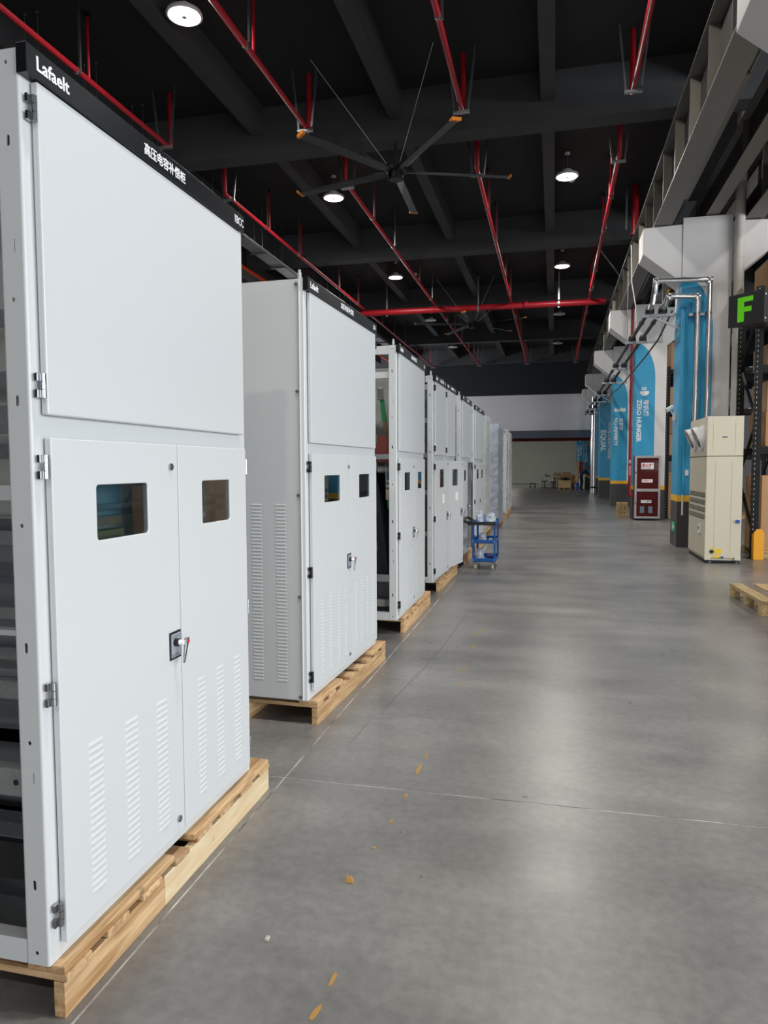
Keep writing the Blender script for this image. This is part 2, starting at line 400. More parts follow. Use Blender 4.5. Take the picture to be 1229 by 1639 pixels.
# right wall with a long window band (daylight comes from here, out of view)
wr = struct('wall_right', B(14, 14.3, -15, -10.2, 0, 7.7), M['wallwhite'])
for a in ((14,14.3,-10.2,7.2,0,.85),(14,14.3,-10.2,7.2,5.95,7.7),(14,14.3,7.2,62,0,7.7)): part('wall_section', B(*a), M['wallwhite'], wr)
wb = struct('wall_back', B(-12, -1.1, -14.3, -14, 0, 7.7), M['wallwhite'])
for a in ((-1.1,9.1,-14.3,-14,3.85,7.7),(9.1,14,-14.3,-14,0,7.7)): part('wall_section', B(*a), M['wallwhite'], wb)
# far wall : dark band, white band, steel lintel over the wide opening
FY = 39.3
wf = struct('wall_far', B(-12, 14, FY, FY+.25, 5.24, 7.6), M['walldark'], label='dark upper band of the end wall')
part('white_band', B(-12, 14, FY-.02, FY+.25, 3.32, 5.24), M['wallwhite'], wf)
part('side_pier', B(2.1, 14, FY, FY+.25, 0, 3.32), M['wallwhite'], wf)
part('side_pier', B(-12, -9, FY, FY+.25, 0, 3.32), M['wallwhite'], wf)
part('lintel', B(-9, 2.1, FY-.12, FY+.3, 2.92, 3.32), mat('slate_lintel', '#565C68', .6), wf)
# room beyond
struct('wall_room_end', B(-12, 14, 59.8, 60, 0, 4.6), M['wallgreen'])
struct('ceiling_room', B(-12, 14, FY+.25, 60, 4.4, 4.6), M['ceil'])
struct('wall_room_right', B(4.2, 4.4, FY+.25, 60, 0, 4.6), M['wallwhite'])

# main cross beams and secondary beams
YB = [-7.4, -1.0, 5.4, 11.78, 18.08, 24.45, 30.9, 37.3]
for y in YB:
    o = struct('ceiling_beam', B(-12, 14, y-.19, y+.19, 6.7, 7.45), M['beam'], label='dark grey main ceiling beam crossing the hall')
for x in (-9.7, -7.32, -4.93, -2.54, -.15, 2.24, 6.0, 9.8):
    for i in range(len(YB)-1):
        struct('ceiling_joist', B(x-.105, x+.105, YB[i]+.19, YB[i+1]-.19, 7.0, 7.45), M['beam'], label='dark grey secondary beam between main ceiling beams')

# ================================================================= SWITCHGEAR CABINETS
CH = 2.222; CD = 1.15; ZB = .135      # cabinet height, depth, height of pallet top
def hexhole(u, v, r=.0055, n=8): return [(u+r*math.cos(2*math.pi*i/n), v+r*math.sin(2*math.pi*i/n)) for i in range(n)]
def post_holes():
    hs = []
    for z in (2.187, 1.645, 1.107, .570, .031): hs.append(hexhole(-.036, z))
    for z in (2.011, 1.407, .807, .207): hs.append(rrect(-.041, -.031, z-.013, z+.013, .0048, 3))
    for z in (1.770, .481): hs.append(rect(-.0295, -.0265, z-.014, z+.014))
    return hs
def corner_post():
    mb = MB(); zc = lambda h: sum(v for u, v in h)/len(h)
    hs = sorted(post_holes(), key=zc); cuts = [0]+[(max(v for u, v in hs[i])+min(v for u, v in hs[i+1]))/2 for i in range(len(hs)-1)]+[CH-.006]
    for i, h in enumerate(hs):
        me = plate(rect(-.064, -.007, cuts[i], cuts[i+1]), [h], 1, 0, .0025)
        mb._add([v.co for v in me.vertices], [tuple(p.vertices) for p in me.polygons]); bpy.data.meshes.remove(me)
    n = 5; r = .007; prof = [(-r+r*math.sin(R(90*i/n)), r-r*math.cos(R(90*i/n))) for i in range(n+1)]
    ins = [(-r+(r-.0025)*math.sin(R(90*i/n)), r-(r-.0025)*math.cos(R(90*i/n))) for i in range(n+1)]
    mb.prism(prof+[(0,.045),(-.0025,.045)]+ins[::-1], 2, 0, CH-.006)
    mb.box(-.064, -.0615, 0, .03, 0, CH-.006)
    return mb.mesh('post')
POST = finish(corner_post(), M['paint'], 0, True)
def louver_mesh(lw, out='x'):
    h = .0115; k = .0025; i = .006
    if out == 'x': v = [(0,0,0),(0,lw,0),(0,lw,h),(0,0,h),(k,i,h*.3),(k,lw-i,h*.3),(k*.9,lw-i,h*.12),(k*.9,i,h*.12)]
    else: v = [(0,0,0),(lw,0,0),(lw,0,h),(0,0,h),(i,-k,h*.3),(lw-i,-k,h*.3),(lw-i,-k*.9,h*.12),(i,-k*.9,h*.12)]
    mb = MB(); mb.v = v; mb.f = [(0,1,2,3),(3,2,5,4),(4,5,6,7),(7,6,1,0),(0,3,4,7),(1,6,5,2)]
    return finish(mb.mesh('louver'), M['paint'], 0, False)
LOUV = {}
def louvers(parent, us, z0, z1, lw, x, single, pitch=.0191, out='x'):
    n = int((z1-z0)/pitch)+1
    key = (lw, out)
    if key not in LOUV: LOUV[key] = louver_mesh(lw, out)
    for u in us:
        if single:
            for k in range(n):
                link('louver', LOUV[key], parent, (x,u,z0+k*pitch) if out == 'x' else (u,x,z0+k*pitch))
        else:
            src = LOUV[key]; mb = MB()
            for k in range(n):
                mb._add([(v.co.x+x, v.co.y+u, v.co.z+z0+k*pitch) for v in src.vertices], [tuple(p.vertices) for p in src.polygons])
            part('louver_column', mb, M['paint'], parent, kind='stuff')
# hinge: three-knuckle barrel with leaf
def hinge_mesh(material):
    mb = MB()
    for k in range(3): mb.cyl((.012,0,-.029+k*.0197), (.012,0,-.029+k*.0197+.0185), .0075, 10)
    mb.box(.0005, .008, -.016, 0, -.029, -.01); mb.box(.0005, .008, -.016, 0, .011, .029); mb.box(.004, .012, 0, .012, -.009, .0095)
    return finish(mb.mesh('hinge'), material, 0, True)
HINGE_C = hinge_mesh(M['chrome']); HINGE_B = hinge_mesh(M['black'])
def lock_mesh():
    mb = MB(); mb.cyl((0,0,0), (.006,0,0), .0115, 14); mb.cyl((.006,0,0), (.008,0,0), .0085, 14); return finish(mb.mesh('cam_lock'), M['chrome'], 0, True)
LOCK = lock_mesh()
LOCKPIN = finish(B(.008,.009,-.0035,.0035,-.002,.002).mesh('key_slot'), M['black'])
def add_lock(parent, x, y, z):
    o = link('cam_lock', LOCK, parent, (x,y,z)); return o
def add_handle(thing_parent, x, y, z, w=.067, full=True):
    """black escutcheon with grey label, knob boss and chrome lever"""
    pl_ = part('handle_plate', B(0,.004,0,w,0,.09), M['black'], thing_parent, .001); pl_.location = (x,y,z)
    part('handle_label', B(.004,.0045,.006,w-.004,.007,.083), M['grlabel'], pl_)
    if full:
        for zz in (.076,.07,.016,.011): part('label_line', B(.0045,.0048,.008,w-.008,zz,zz+.0015), M['black'], pl_)
    mb = MB().cyl((.004,w*.45,.055), (.018,w*.45,.055), .013, 14); part('boss', mb, M['black'], pl_, 0, True)
    mb = MB().cyl((.018,w*.45,.055), (.033,w*.5,.055), .009, 12); part('spindle', mb, M['white'], pl_, 0, True)
    mb = MB().hexa([(.03,w*.42,-.012),(.036,w*.42,-.012),(.036,w*.55,-.012),(.03,w*.55,-.012),(.03,w*.62,.068),(.042,w*.62,.068),(.042,w*.85,.068),(.03,w*.85,.068)])
    part('lever', mb, M['chrome'], pl_, .002, True)
    mb = MB().cyl((.038,w*.72,.056), (.043,w*.72,.056), .006, 10); part('indicator', mb, M['redpl'], pl_)
def screen_panel(parent, x, y0, y1, z0, z1):
    """galvanised back sheet and rails seen through the inspection windows"""
    part('equipment_sheet', B(x-.004,x,y0,y1,z0,z1), mat('bluish_inner_sheet', '#93A0A6', .4), parent)
    part('mounting_rail', B(x,x+.03,y0,y1,z0+.1,z0+.125), M['galv'], parent)
    part('mounting_rail', B(x,x+.035,y0,y1,z0+.145,z0+.16), M['galv'], parent)
    part('busbar_plate', B(x,x+.05,y0,y0+.35*(y1-y0),z0+.0,z0+.085), mat('yellowish_plate', '#B4A47E', .4, .4), parent)
def leaf_door(name, parent, hy, width, z0, z1, side, window=None, open_deg=0):
    """side=+1: hinged at its near edge hy and reaching to hy+width; side=-1: hinged at far edge"""
    ya, yb = (0,width) if side > 0 else (-width,0)
    holes = [rrect(ya+window[0], ya+window[1], window[2]-z0, window[3]-z0, .011)] if window else []
    me = plate(rect(ya,yb,0,z1-z0), holes, 0, .004, .0225)
    d = part(name, me, M['paint'], parent, .0028)
    d.location = (0,hy,z0)
    d.rotation_euler = (0,0,R(-open_deg*side))
    if window:
        part('window_pane', B(.0165,.0185,ya+window[0]-.006,ya+window[1]+.006,window[2]-z0-.006,window[3]-z0+.006), M['glass'], d)
    return d, ya
def cabinet(name, label, x, y, rz, W, code, side='open', double=True, hinges='black', ncol=4, full=False, open_left=0, open_right=0, group='cabinets with black headers standing on pallets', sticker=False, wrapped=False):
    t = thing(name, label, 'cabinet', (x,y,ZB), rz, group)
    s = W/1.2; hin = HINGE_C if hinges == 'chrome' else HINGE_B
    # frame
    link('post', POST, t)
    part('post', B(-.064,0,W-.03,W,0,CH-.006), M['paint'], t)
    part('post', B(-CD,-CD+.06,0,.03,0,CH-.006), M['paint'], t); part('post', B(-CD,-CD+.06,W-.03,W,0,CH-.006), M['paint'], t)
    part('front_rail', B(-.035,-.001,.045,W-.03,1.30,1.395), M['paint'], t)
    part('front_rail', B(-.035,-.001,.045,W-.03,0,.06), M['paint'], t)
    part('front_rail', B(-.035,-.001,.045,W-.03,2.14,CH-.006), M['paint'], t)
    if side == 'panel': part('roof', B(-CD,-.002,.002,W-.002,CH-.008,CH-.004), M['paint'], t)
    if side == 'panel': part('back_panel', B(-CD-.003,-CD,0,W,0,CH-.006), M['paint'], t)
    part('far_light_blocker', B(-CD+.06,-.064,W-.004,W-.001,.02,CH-.02), M['paint'], t)  # sheet added on the far side to block light
    part('base_tray', B(-CD+.06,-.064,.03,W-.03,.012,.016), M['galv'], t)
    part('side_rail', B(-CD+.06,-.064,.001,.04,0,.062), M['paint'], t); part('side_rail', B(-CD+.06,-.064,.001,.03,CH-.075,CH-.01), M['paint'], t)
    # header with lettering
    hd = part('header', B(-.002,.027,-.006,W-.03,2.156,CH+.001), M['blackpl'], t, .0012)
    letter('header_lettering', 'Lafaelt', .0455, hd, (.0274,.024,2.175), 'X', M['white'], .02, .98)
    letter('header_lettering', '高压电容补偿柜', .0365, hd, (.0274,.475*s,2.176), 'X', M['white'], .012, .95)
    letter('header_lettering', code, .042, hd, (.0274,W-.117,2.176), 'X', M['white'], .004, .80)
    if code != '1BCC': part('eye_bolt', MB().cyl((-.03,.02,CH-.006),(-.03,.02,CH+.03),.011,8).cyl((-.03,.02,CH+.03),(-.03,.02,CH+.045),.008,8), M['ceram'], t, 0, True)
    # upper door
    part('upper_door', B(.004,.0225,.032,W-.05,1.375,2.153), M['paint'], t, .004)
    # lower door(s)
    if double:
        sp = .636*s
        dl, ya = leaf_door('lower_door', t, .038, sp-.002-.038, .042, 1.320, 1, (.173*s,.421*s,1.051,1.201), open_left)
        dr, yb = leaf_door('lower_door', t, W-.04, W-.04-sp-.002, .042, 1.320, -1, ((.799-.638)*s,(1.016-.638)*s,1.051,1.201), open_right)
        wl = sp-.04; wrt = W-.042-sp
        if ncol == 3:
            louvers(dl, [.105*s,.271*s,.436*s], .063, .483, .066, .0225, full); louvers(dr, [yb+(.739-.64)*s,yb+(.881-.64)*s,yb+(1.027-.64)*s], .063, .483, .056, .0225, full)
        else:
            louvers(dl, [wl*k for k in (.17,.38,.6,.8)], .063, .483, .045, .0225, full); louvers(dr, [yb+wrt*k for k in (.12,.34,.56,.78)], .063, .483, .045, .0225, full)
        add_lock(dl, .0225, wl-.045, 1.207); add_lock(dl, .0225, wl-.04, .05)
        add_handle(dl, .0225, wl-.075, .586, full=full)
        for z in (1.249,.689,.125): link('hinge', hin, t, (.006,.024,z)); link('hinge', hin, t, (.006,W-.03,z))
        screen_panel(t, -.10, .06, W-.06, .98, 1.28)
    else:
        dl, ya = leaf_door('lower_door', t, .038, W-.08, .042, 1.320, 1, (.28*W,.58*W,1.02,1.22), open_left)
        louvers(dl, [W*k for k in (.22,.36,.5,.64)], .063, .52, .045, .0225, full)
        add_lock(dl, .0225, W-.14, 1.24); add_lock(dl, .0225, W-.14, .05); add_handle(dl, .0225, W-.19, .6, full=False)
        for z in (1.249,.689,.125): link('hinge', hin, t, (.006,.024,z))
        if sticker: part('paper_label', B(.0225,.023,W*.45,W*.58,.80,.90), M['white'], dl)
        if open_left: part('equipment_sheet', B(-.3,-.296,.06,W-.06,.06,1.3), M['darkpanel'], t)
        else: screen_panel(t, -.10, .06, W-.06, .98, 1.28)
    for z in (2.088,1.444): link('hinge', hin, t, (.006,.024 if hinges == 'chrome' or not double else W-.03,z))
    if side == 'panel':
        sd = part('side_panel', B(-CD+.005,-.02,-.0025,.0,.004,CH-.01), M['paint'], t, .001)
        part('side_panel_flange', B(-.024,-.02,-.016,-.0025,.004,CH-.01), M['paint'], sd, .001)
        sp0 = .098; louvers(sd, [-.316,-.176,-.47,-.62,-.78,-.94], .098, 1.06, .0635, -.0025, full, .0189, '-y')
        SCR = MB().cyl((0,0,0),(0,-.006,0),.0085,10).cyl((0,-.006,0),(0,-.009,0),.005,10)
        me = finish(SCR.mesh('panel_screw'), M['steelrod'], 0, True)
        for z in (2.19,1.642,1.10,.56,.02): link('panel_screw', me, sd, (-.04,-.0025,z))
    return t

# ---------------------------------------------------------------- pallets
def pallet(label, x, y, rz, L, tops, pale=None, group='pine pallets under the cabinets', nboards=8, depth=1.25):
    t = thing('pallet', label, 'pallet', (x,y,.0), rz, group)
    for xs in (-.032, -.44, -depth+.03):
        if pale and xs > -.1:
            part('stringer', B(xs,xs+.032,.0,pale,0,.092), M['pallet'], t, .0015)
            part('stringer', B(xs,xs+.032,pale+.002,L,0,.094), M['paleboard'], t, .0015)
        else: part('stringer', B(xs,xs+.032 if xs > -.1 else xs+.04,.0,L,0,.092), M['pallet'], t, .0015)
    wd = .1
    for k in range(nboards):
        yy = k*(L-wd)/(nboards-1); j = random.uniform(-.004,.004)
        part('deck_board', B(-depth+.02,.004+j,yy+(0 if k in (0,nboards-1) else random.uniform(-.02,.02)),yy+wd,.0945,.1125), M['palletx'], t, .0015)
    for a, b in tops:
        part('top_board', B(-.108,.002,a,b,.113,.1345), M['pallet'], t, .003)
    # supports under the cabinet where no top board runs
    part('top_board', B(-.62,-.5,.02,L-.02,.113,.1345), M['pallet'], t, .002); part('top_board', B(-depth+.04,-depth+.15,.02,L-.02,.113,.1345), M['pallet'], t, .002)
    return t

c1 = cabinet('switchgear_cabinet', 'nearest light grey cabinet, chrome hinges, header reading 1BCC', -1.212, 1.459, 0, 1.2, '1BCC', hinges='chrome', ncol=3, full=True)
pallet('pine pallet with a pale split stringer under the nearest cabinet', -1.178, 1.468, 0, 1.31, [(0,.53),(.66,1.305)], pale=.47)
c2 = cabinet('switchgear_cabinet', 'light grey cabinet with a louvred closed side panel, second in the row', -1.262, 3.522, R(-2), 1.3, '2B-1', side='panel', full=True)
pallet('pine pallet with three exposed cross boards under the louvred side panel cabinet', -1.216, 3.54, R(-2.1), 1.37, [(0,.42),(1.02,1.365)])
c3 = cabinet('switchgear_cabinet', 'grey cabinet with open side showing insulators and green sleeves, third in the row', -1.226, 5.58, 0, 1.2, '3B-1')
pallet('pine pallet under the cabinet with green sleeves', -1.196, 5.72, 0, 1.29, [(0,.5),(.62,1.285)])
c4 = cabinet('switchgear_cabinet', 'narrow single-door grey cabinet left of the open-door cabinet', -1.25, 7.5, R(-.8), .74, '4B', double=False, sticker=True, open_left=3)
c4b = cabinet('switchgear_cabinet', 'narrow grey cabinet with its lower door swung open, paper label on the door', -1.238, 8.255, R(-.8), .75, '5B', double=False, sticker=True, open_left=8.5)
pallet('long pine pallet shared by the two narrow cabinets', -1.226, 7.75, R(-.8), 1.40, [(0,.45),(.6,1.39)])
c5 = cabinet('switchgear_cabinet', 'grey cabinet behind the blue cart with its right lower door open', -1.23, 9.66, 0, 1.2, '6B', open_right=10)
pallet('pine pallet just behind the blue cart', -1.20, 10.0, 0, .98, [(0,.5),(.6,.97)])
c6 = cabinet('switchgear_cabinet', 'last unwrapped grey cabinet of the row, next to the film-wrapped ones', -1.235, 11.35, 0, 1.5, '7B')
pallet('pine pallet under the last unwrapped cabinet', -1.20, 11.5, 0, 1.4, [(0,.5),(.6,1.39)])

# inside of the nearest cabinet, seen past its open side
def ins(t, name, b, m_): return part(name, B(*b), m_, t)
for z0, z1, y, m_ in ((1.62,1.66,.14,'galv'),(1.46,1.50,.14,'galv'),(1.27,1.31,.10,'galv'),(1.16,1.20,.16,'paint'),(1.04,1.075,.16,'galv'),(.845,.875,.13,'galv'),(.80,.815,.13,'paint'),(.655,.70,.06,'galv'),(.43,.47,.30,'paint'),(.22,.26,.22,'paint')):
    ins(c1, 'inner_rail', (-CD+.06,-.07,y,y+.03,z0,z1), M[m_])
ins(c1, 'divider_plate', (-CD+.06,-.28,.35,.355,1.10,2.1), mat('inner_grey_sheet', '#9FA39F', .5))
ins(c1, 'divider_plate', (-CD+.06,-.24,.30,.305,.06,1.10), M['darkpanel'])
ins(c1, 'shelf_tray', (-CD+.06,-.06,.10,.9,.70,.72), M['galv'])
ins(c1, 'bracket', (-.40,-.055,.012,.045,.425,.495), M['galv'])
for k in range(1): part('bracket_hole_shade', MB().cyl((-.09-.045*k,.0118,.46),(-.09-.045*k,.0112,.46),.008,8), M['gap'], c1)  # flat dark disc painted for the shade inside the hole
ins(c1, 'component_box', (-.6,-.10,.08,.28,.16,.26), M['gap'])
ins(c1, 'component_lid', (-.55,-.13,.10,.22,.26,.265), M['galv'])
for z in (.955,.925,.76,.73): part('bolt', MB().cyl((-.075,.05,z),(-.075,.10,z),.006,8), M['chrome'], c1, 0, True)
ins(c1, 'clip_plate', (-.16,-.062,.03,.034,1.33,1.40), M['galv'])
# inside of the third cabinet
def insulator(parent, c, r, n, pitch, axis='z'):
    prof = [(0,0)]
    for k in range(n): prof += [(r*.62,k*pitch),(r,k*pitch+pitch*.35),(r*.62,k*pitch+pitch*.7)]
    prof += [(r*.62,n*pitch),(0,n*pitch)]
    o = part('insulator', MB().lathe(prof, 14), M['ceram'], parent, 0, True); o.location = c
    if axis == 'x': o.rotation_euler = (0,R(90),0)
    return o
insulator(c3, (-.17,.16,1.80), .032, 6, .017)
part('sleeve', MB().hexa([(-.155,.15,1.62),(-.12,.15,1.62),(-.12,.17,1.62),(-.155,.17,1.62),(-.175,.15,1.80),(-.14,.15,1.80),(-.14,.17,1.80),(-.175,.17,1.80)]), M['green'], c3)
part('sleeve', MB().hexa([(-.11,.15,.90),(-.085,.15,.90),(-.085,.17,.90),(-.11,.17,.90),(-.135,.15,1.20),(-.11,.15,1.20),(-.11,.17,1.20),(-.135,.17,1.20)]), M['green'], c3)
part('terminal', MB().cyl((-.135,.16,1.53),(-.135,.16,1.62),.008,8), M['copper'], c3)
ins(c3, 'resin_block', (-.35,-.075,.12,.35,1.35,1.505), M['brown'])
ins(c3, 'inner_rail', (-CD+.06,-.066,.02,.06,1.31,1.352), M['galv']); ins(c3, 'inner_rail', (-CD+.06,-.066,.02,.05,1.96,2.01), M['paint'])
ins(c3, 'shelf', (-CD+.06,-.07,.05,.6,1.285,1.31), M['brown'])
insulator(c3, (-.18,.10,1.23), .032, 5, .018, 'x')
part('tarpaulin', MB().hexa([(-.9,.12,.35),(-.09,.12,.35),(-.09,.48,.35),(-.9,.48,.35),(-.9,.12,1.2),(-.2,.14,1.2),(-.2,.48,1.2),(-.9,.5,1.2)]), M['navy'], c3, .02)
ins(c3, 'inner_rail', (-CD+.06,-.066,.005,.05,.315,.37), M['galv'])
ins(c3, 'cable_duct', (-.5,-.1,.25,.31,.06,.12), M['ceram']); ins(c3, 'divider_plate', (-CD+.06,-.05,.5,.505,.06,2.1), mat('inner_grey_sheet', '#9FA39F', .5))
for cc in (c4, c5, c6):
    for z in (1.35,1.72,.95,.5): ins(cc, 'inner_rail', (-CD+.06,-.066,.03,.07,z,z+.05), M['galv'])
    ins(cc, 'divider_plate', (-CD+.06,-.05,.3,.305,.06,2.1), M['darkpanel'])

# ---------------------------------------------------------------- film-wrapped cabinets (turned to face the camera)
def crumpled_box(x0, x1, y0, y1, z0, z1, nx, ny, nz, amp):
    mb = MB(); cache = {}
    def vert(i, j, k):
        if (i,j,k) not in cache:
            a = amp if 0 < k else amp*.3
            p = (x0+(x1-x0)*i/nx+random.uniform(-a,a), y0+(y1-y0)*j/ny+random.uniform(-a,a), z0+(z1-z0)*k/nz+random.uniform(-a,a)*(1 if 0 < k < nz else .2))
            cache[(i,j,k)] = len(mb.v); mb.v.append(p)
        return cache[(i,j,k)]
    for k in range(nz):
        for i in range(nx):
            for j in (0,ny): mb.f.append((vert(i,j,k),vert(i+1,j,k),vert(i+1,j,k+1),vert(i,j,k+1)))
        for j in range(ny):
            for i in (0,nx): mb.f.append((vert(i,j,k),vert(i,j+1,k),vert(i,j+1,k+1),vert(i,j,k+1)))
    for i in range(nx):
        for j in range(ny): mb.f.append((vert(i,j,nz),vert(i+1,j,nz),vert(i+1,j+1,nz),vert(i,j+1,nz)))
    return mb
def wrapped(label, xr, y, depth, header, film, h=2.24, width=1.0):
    t = thing('wrapped_cabinet', label, 'cabinet', (xr,y,ZB), 0, 'film-wrapped cabinets at the end of the row')
    part('body', B(-width,0,0,depth,0,h-.03), M['paint'], t, .004)
    part('upper_door', B(-width+.03,-.03,-.022,0,1.375,h-.09), M['paint'], t, .003)
    part('lower_door', B(-width+.03,-.03,-.022,0,.04,1.32), M['paint'], t, .003)
    if header:
        hd = part('header', B(-width+.02,-.02,-.03,0,h-.085,h-.02), M['blackpl'], t)
        letter('header_lettering', header, .05, hd, (-.26,-.031,h-.07), '-Y', M['white'], .012)
    part('plastic_film', crumpled_box(-width-.02,.025,-.045,depth+.03,-.02,h+.005,8,8,22,.012), film, t)
    p = thing('pallet', 'pine pallet under the ' + label.split(' with')[0].split(',')[0], 'pallet', (xr,y,0), 0, 'pine pallets under wrapped cabinets')
    for ys in (0, depth/2-.02, depth-.04): part('stringer', B(-width,.03,ys,ys+.04,0,.092), M['palletx'], p)
    for k in range(5):
        xx = -width+k*(width-.07)/4; part('deck_board', B(xx,xx+.1,-.02,depth+.02,.093,.1125), M['pallet'], p)
wrapped('film-wrapped cabinet nearest to the camera, header showing', -1.30, 13.9, 1.1, '高压柜 8B', M['film'])
wrapped('cabinet bundled in bluish bubble wrap, no header showing', -1.20, 15.7, 1.5, None, M['bubble'], 2.18)
wrapped('film-wrapped cabinet just beyond the bubble-wrapped one', -1.24, 19.4, .8, '高压柜', M['film'])
wrapped('film-wrapped cabinet second from the far end of the row', -1.27, 20.9, .9, '高压柜', M['film'])
wrapped('farthest film-wrapped cabinet at the end of the row', -1.36, 22.6, 1.0, None, M['film'])

# ================================================================= CEILING SERVICES
# lit and unlit high-bay lamps; each carries its own light
def lamp(label, x, y, on, power=75, group='round high-bay ceiling lamps'):
    t = thing('high_bay_lamp', label, 'lamp', (x,y,7.0), 0, group)
    part('rod', MB().cyl((0,0,.11),(0,0,.448),.012,8), M['steelrod'], t)
    part('canopy', MB().cyl((0,0,.42),(0,0,.4495),.05,12), M['lampwhite'], t)
    part('housing', MB().lathe([(0,.12),(.09,.12),(.10,.06),(.215,.035),(.225,0),(.2,-.012),(.19,0),(0,0)], 24), M['lampwhite'], t, 0, True)
    part('lens', MB().lathe([(.055,-.006),(.06,-.012),(.185,-.012),(.188,-.003)], 24), M['lampon'] if on else mat('unlit_lens', '#C9CCCB', .3), t)
    part('sensor', MB().lathe([(0,-.03),(.03,-.026),(.042,-.004),(0,-.004)], 14), M['lampwhite'], t, 0, True)
    if on:
        l = bpy.data.lights.new('lamp_light', 'AREA'); l.shape = 'DISK'; l.size = .36; l.energy = power; l.color = (1.0, .965, .90)
        lo = bpy.data.objects.new('lamp_light', l); COL.objects.link(lo); lo.parent = t; lo.location = (0,0,-.04)
LP = 150
lamp('lit round ceiling lamp nearest the camera, over the first cabinet', -4.53, 8.38, True, 80)
lamp('lit round ceiling lamp left of the near ceiling fan, behind its blade', -4.53, 14.55, True, LP)
lamp('lit round ceiling lamp farther back on the left row', -4.62, 20.95, True, LP)
lamp('lit round ceiling lamp right of the near ceiling fan', .19, 14.6, True, LP)
lamp('lit round ceiling lamp farther back on the right row', .17, 20.95, True, LP)
lamp('unlit ceiling lamp behind the cross pipe on the right row', .14, 27.4, False)
lamp('unlit ceiling lamp farthest back on the right row', .12, 33.8, False)
lamp('unlit ceiling lamp behind the cross pipe on the left row', -4.65, 27.3, False)
lamp('unlit ceiling lamp farthest back on the left row', -4.66, 33.6, False)
for x, y, lb, pw_ in ((.18,8.3,'above the near aisle',80),(.18,1.9,'straight above the camera',170),(-4.55,1.9,'behind the nearest cabinet',110),(.18,-4.5,'behind the camera',170),(5.0,8.3,'above the loose pallet side of the hall',110),(5.0,1.9,'to the right of the camera',170),(5.0,14.6,'above the first pallet rack',110),(5.0,21.0,'above the second pallet rack',110)):
    lamp('lit round lamp out of the picture, '+lb, x, y, True, pw_, 'ceiling lamps outside the picture')
# lamp of the far room, under its ceiling
def room_lamp(x, y):
    t = thing('ceiling_lamp', 'ceiling lamp of the room at the far end', 'lamp', (x,y,4.3), 0, 'lamps of the far room')
    part('housing', B(-.3,.3,-.08,.08,.02,.0995), M['lampwhite'], t); part('lens', B(-.28,.28,-.06,.06,.012,.019), M['lampon'], t)
    l = bpy.data.lights.new('lamp_light', 'AREA'); l.shape = 'RECTANGLE'; l.size = .56; l.size_y = .12; l.energy = 75; l.color = (1,.97,.88)
    lo = bpy.data.objects.new('lamp_light', l); COL.objects.link(lo); lo.parent = t; lo.location = (0,0,0)
room_lamp(-3.2, 53)
# smoke detectors beside the lamps
for x, y, lb in ((-4.2,13.1,'left'), (.3,15.9,'right'), (.3,22.4,'far right'), (-4.3,22.3,'far left')):
    tag(part('smoke_detector', MB().lathe([(0,-.07),(.04,-.07),(.075,-.04),(.075,-.0005),(0,-.0005)], 14, (x,y,7.45)), M['lampwhite'], None, 0, True), 'small white smoke detector on the ceiling by the %s lamp' % lb, 'smoke detector')

# sprinkler branch pipes along the hall, jogging up through each main beam
PZ = 6.58; PR = .038
def sprinkler_line(x, y_end, label):
    t = thing('sprinkler_pipe', label, 'pipe', (x,0,PZ), 0, 'red sprinkler branch pipes')
    ja, jb, u = 10.80, 12.76, .44
    u = 7.449-PZ
    part('pipe_run', MB().tube([(0,-4,0),(0,ja-.04,0),(0,ja,.04),(0,ja,u)], PR, 10), M['red'], t, 0, True)
    part('pipe_run', MB().tube([(0,jb,u),(0,jb,.04),(0,jb+.04,0),(0,22.95,0)], PR, 10), M['red'], t, 0, True)
    part('pipe_run', MB().tube([(0,23.3,0),(0,y_end,0)], PR, 10), M['red'], t, 0, True)
    for yy in (2.2, 10.62, 12.93, 36.75):            # V-shaped trapeze hangers
        h = MB()
        for sgn in (-1,1): h.bar((sgn*.10,yy,-.045),(sgn*.20,yy,7.445-PZ),.03,.03,(0,1,0))
        part('trapeze_hanger', h, M['steelrod'], t)
        part('trapeze_bar', B(-.12,.12,yy-.03,yy+.03,-.075,-.042), M['galv'], t)
    for yy in (4.5,6.6,8.7,14.95,16.95,20.2,22.3,25.6,27.6,29.7,32.2,34.2,36.1):
        part('sprig', MB().cyl((0,yy,0),(0,yy,.82),.02,7), M['red'], t)
        part('sprinkler_head', MB().cyl((0,yy,.82),(0,yy,.84),.03,8).cyl((0,yy,.84),(0,yy,.85),.05,8), M['black'], t)
        part('hanger_rod', MB().bar((.05,yy-.25,-.05),(.05,yy-.25,7.449-PZ),.028,.028,(0,1,0)), M['steelrod'], t)
        part('clamp', MB().cyl((0,yy-.27,0),(0,yy-.23,0),.046,8), M['galv'], t)
    return t
sprinkler_line(-6.13, 37, 'red sprinkler pipe farthest left, above the cabinet row')
sprinkler_line(-3.75, 37, 'red sprinkler pipe second from the left, passing the lit lamps')
sprinkler_line(-1.36, 37, 'red sprinkler pipe second from the right, right of the fan hub')
sprinkler_line(1.01, 37, 'red sprinkler pipe farthest right, next to the crane girder')
t = thing('sprinkler_main', 'thick red water main crossing the hall under the ceiling', 'pipe', (0,23.15,6.47))
part('pipe_run', MB().cyl((-6.6,-.07,0),(1.5,.1,0),.095,16), M['red'], t, 0, True)
for x in (-5.4,-2.4,.1):
    part('hanger_rod', MB().bar((x,0,-.13),(x,0,.979),.05,.03,(0,1,0)), M['galv'], t)
    part('clamp', MB().cyl((x-.03,-.02,0),(x+.03,-.02,0),.105,12), M['galv'], t)
for x in (-3.9,-.9): part('coupling', MB().cyl((x-.06,-.02,0),(x+.06,-.015,0),.112,14), M['red'], t, 0, True)
